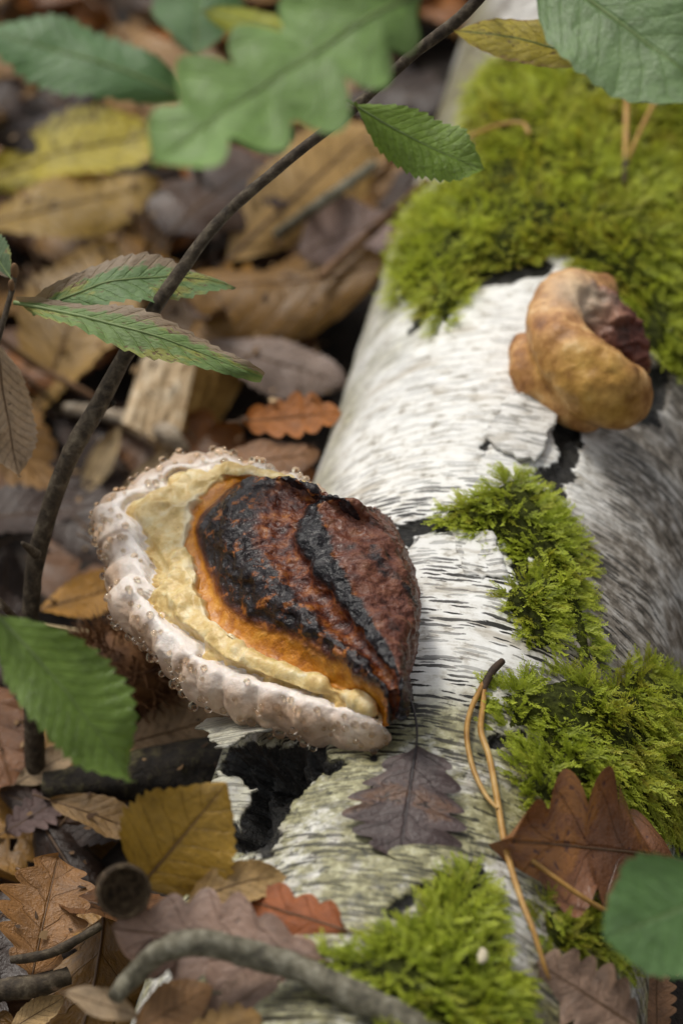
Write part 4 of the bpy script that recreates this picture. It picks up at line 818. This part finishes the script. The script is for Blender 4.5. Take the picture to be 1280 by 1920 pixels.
needle('greyish needle leaning beside the upright needle in the far moss', [(1158, 345, .012), (1190, 270, .018), (1235, 180, .020)], .0011)
needle('short pale hooked needle lying over the far moss', [(890, 300, .012), (950, 290, .016), (990, 287, .016), (1000, 300, .014)], .0011)
# pale seeds
def seed(label, c, r, nrm):
    bm = bmesh.new(); bmesh.ops.create_uvsphere(bm, u_segments=14, v_segments=9, radius=1)
    for v in bm.verts: v.co.x *= 1 + .3 * v.co.y; v.co.z *= .6
    me = bpy.data.meshes.new('seed'); bm.to_mesh(me); bm.free(); me.polygons.foreach_set('use_smooth', [True] * len(me.polygons)); me.materials.append(MT['seed'])
    M = Vector(nrm).to_track_quat('Z', 'Y').to_matrix().to_4x4(); M = Matrix.Translation(Vector(c)) @ M @ Matrix.Diagonal((r * 1.4, r * .8, r * .8, 1)); obj('seed', me, None, M, label=label, cat='seed')
c = on_log(880, 1830); seed('small pale oval seed lying on the near moss cushion', c + log_normal(c) * .011, .0024, log_normal(c))
# rotten wood piece under the bracket
zs = []
for (x, y) in [(95, 1478), (180, 1468), (270, 1455), (360, 1448), (430, 1442)]:
    for zz in np.arange(.2, 0, -.002):
        q = on_plane(x, y, zz); i, j = h_idx(q[None])
        if zz <= HF[i[0], j[0]]: break
    zs.append(zz)
z0 = float(np.median(zs)) + .004
P = np.array([on_plane(x, y, z0 + dz) for x, y, dz in [(85, 1478, -.006), (180, 1468, -.003), (270, 1455, 0), (360, 1448, .003), (430, 1442, .006), (474, 1438, .008)]])
V, F = tube(P, [.005, .0075, .0095, .0115, .0125, .011], 26, 120, .0); ax = unit(P[-1] - P[0]); st = np.c_[V - (V @ ax)[:, None] * ax * .94]
dv = V - P[np.argmin(np.linalg.norm(V[:, None] - P[None], axis=2), 1)]; dv /= np.linalg.norm(dv, axis=1)[:, None] + 1e-9
V = V + dv * (ridged(st, 190, 3) * .0022 + fbm(st, 60, 3) * .003)[:, None]
obj('rotten_wood', mesh_np('rotten_wood', V, F, MT['rotwood']), label='dark rotten wood piece with greenish crust under the bracket fungus', cat='wood'); h_add(V)
# chipped wood block
def chip():
    def drop(x, y, h):
        for zz in np.arange(.2, -.02, -.001):
            q = on_plane(x, y, zz); i, j = h_idx(q[None])
            if zz <= HF[i[0], j[0]] + h: break
        return q
    b = drop(320, 850, -.004); d0 = (b - CAM) @ FWD
    e = thing('wood_chip', 'split chunk of pale wood with ochre side among the litter', 'wood', b)
    def slab(name, TL, TR, BR, BL, thick, mat, seed, top):
        nx, nz = 26, 44; c = [at(x, y, d0 + dd) for x, y, dd in (TL, TR, BR, BL)]
        u, v = np.meshgrid(np.linspace(0, 1, nx), np.linspace(0, 1, nz), indexing='ij'); jag = top * fbm(np.stack([u.ravel() * 9, u.ravel() * 0, u.ravel() * 0], -1), 1., 4, .7, seed).reshape(u.shape); vv = v * (1 + jag * v)
        q = (1 - u)[..., None] * ((1 - vv)[..., None] * c[3] + vv[..., None] * c[0]) + u[..., None] * ((1 - vv)[..., None] * c[2] + vv[..., None] * c[1]); nn = unit(np.cross(c[2] - c[3], c[0] - c[3])); nn = nn if nn @ CAMN > 0 else -nn
        q = q.reshape(-1, 3); gr = fbm(np.stack([u.ravel() * 14, v.ravel() * 1.6, u.ravel() * 0], -1), 1., 4, .6, seed); q1 = q + nn * (gr * .004)[:, None]; q2 = q - nn * (thick + gr * .002)[:, None]
        k = nx * nz; G = grid_faces(nx, nz); idx = np.arange(k).reshape(nx, nz); rim = np.concatenate([idx[:, 0], idx[-1, 1:], idx[-2::-1, -1], idx[0, -2:0:-1]]); r2 = np.roll(rim, -1)
        obj(name, mesh_np(name, np.vstack([q1, q2]), [G, G[:, ::-1] + k, np.stack([rim, rim + k, r2 + k, r2], -1)], MT[mat], smooth=True), e); h_add(q1)
    slab('split_face', (268, 662, .012), (368, 676, .006), (330, 850, -.004), (228, 790, .0), .007, 'chip_face', 3., .16); slab('ochre_side', (364, 680, .007), (462, 698, .030), (360, 880, .018), (328, 852, -.003), .010, 'chip_side', 9., .10)
chip()
# acorn cup
def cup():
    for zz in np.arange(.2, -.02, -.001):
        q = on_plane(232, 1690, zz); i, j = h_idx(q[None])
        if zz <= HF[i[0], j[0]] + .004: break
    prof = [(.0005, -.0085), (.005, -.0075), (.0082, -.004), (.0092, .0005), (.0090, .0035), (.0080, .0038), (.0076, .0005), (.0062, -.0035), (.0032, -.0058), (.0004, -.0062)]
    prof = catmull(prof, 40); a = np.linspace(0, 2 * math.pi, 32, endpoint=False); V = np.stack([prof[:, :1] * np.cos(a), prof[:, :1] * np.sin(a), prof[:, 1:] + 0 * a], -1).reshape(-1, 3); V *= (1 + .04 * fbm(V, 500, 3))[:, None]
    M = Vector((.25, -.75, .55)).to_track_quat('Z', 'Y').to_matrix().to_4x4(); M.translation = Vector(q + np.array([0, 0, .005]))
    e = thing('acorn_cup', 'empty acorn cup lying open beside the mauve oak leaf', 'acorn cup', q); obj('cup', mesh_np('cup', V, grid_faces(40, 32, True)[:, ::-1].copy(), MT['acorn']), e, M)
    V, F = tube([(0, 0, -.008), (.001, 0, -.013), (.003, 0, -.018)], [.0014, .0011, .0013], 7, 10); obj('stalk', mesh_np('stalk', V, F, MT['acorn']), e, M)
cup()
# chestnut burr: husk and spines
def burr():
    for zz in np.arange(.2, -.02, -.001):
        c = on_plane(235, 1255, zz); i, j = h_idx(c[None])
        if zz <= HF[i[0], j[0]] + .014: break
    r = np.random.default_rng(4); e = thing('chestnut_burr', 'spiny brown chestnut burr in shadow under the bracket rim', 'burr', c - np.array([0, 0, .018]))
    bm = bmesh.new(); bmesh.ops.create_icosphere(bm, subdivisions=4, radius=.019); V = np.array([v.co[:] for v in bm.verts]); F = np.array([[v.index for v in f.verts] for f in bm.faces]); bm.free()
    V = V * (1 + .10 * fbm(V, 90, 3))[:, None] * np.array([1.2, .95, .85]) + c; obj('husk', mesh_np('husk', V, F, MT['burr']), e)
    parts = []
    for k in range(900):
        d = unit(r.normal(size=3)); p = c + d * np.array([1.2, .95, .85]) * .0185; q = d + .55 * r.normal(size=3); q = unit(q); l = r.uniform(.008, .014)
        parts.append(tube([p, p + q * l * .5 + r.normal(size=3) * .0006, p + q * l], [.00045, .0003, .0001], 3, None, cap=False))
    V, F = merge(parts); obj('spines', mesh_np('spines', V, F, MT['burr']), e, kind='stuff')
burr()
# crumbled leaf scraps between the leaves
def crumbs(n):
    r = np.random.default_rng(8); x = r.uniform(-.36, .55, n); y = r.uniform(-.3, .85, n); b = np.abs(x * BX[0] + y * BX[1] - LB) > .09; x, y = x[b], y[b]; n = len(x)
    P = np.c_[x, y, np.zeros(n)]; i, j = h_idx(P); P[:, 2] = HF[i, j] + .0005; k = 6; a = np.linspace(0, 2 * math.pi, k, endpoint=False); sz = r.uniform(.0012, .0045, n) * r.uniform(.5, 1, n)
    nrm = np.c_[r.normal(0, .4, n), r.normal(0, .4, n), np.ones(n)]; nrm /= np.linalg.norm(nrm, axis=1)[:, None]; u = np.cross(nrm, r.normal(size=(n, 3))); u /= np.linalg.norm(u, axis=1)[:, None]; v = np.cross(nrm, u)
    rad = sz[:, None] * r.uniform(.4, 1.2, (n, k)); W = P[:, None] + rad[..., None] * (np.cos(a)[None, :, None] * u[:, None] + .6 * np.sin(a)[None, :, None] * v[:, None]) + (r.normal(0, .15, (n, k)) * sz[:, None])[..., None] * nrm[:, None]
    F = np.arange(n * k).reshape(n, k); obj('leaf_crumbs', mesh_np('leaf_crumbs', W.reshape(-1, 3), F, MT['crumb'], dict(rnd=np.repeat(r.random(n), k)), smooth=False), kind='stuff', label='crumbled brown leaf scraps scattered through the litter', cat='leaf litter')
crumbs(4000)
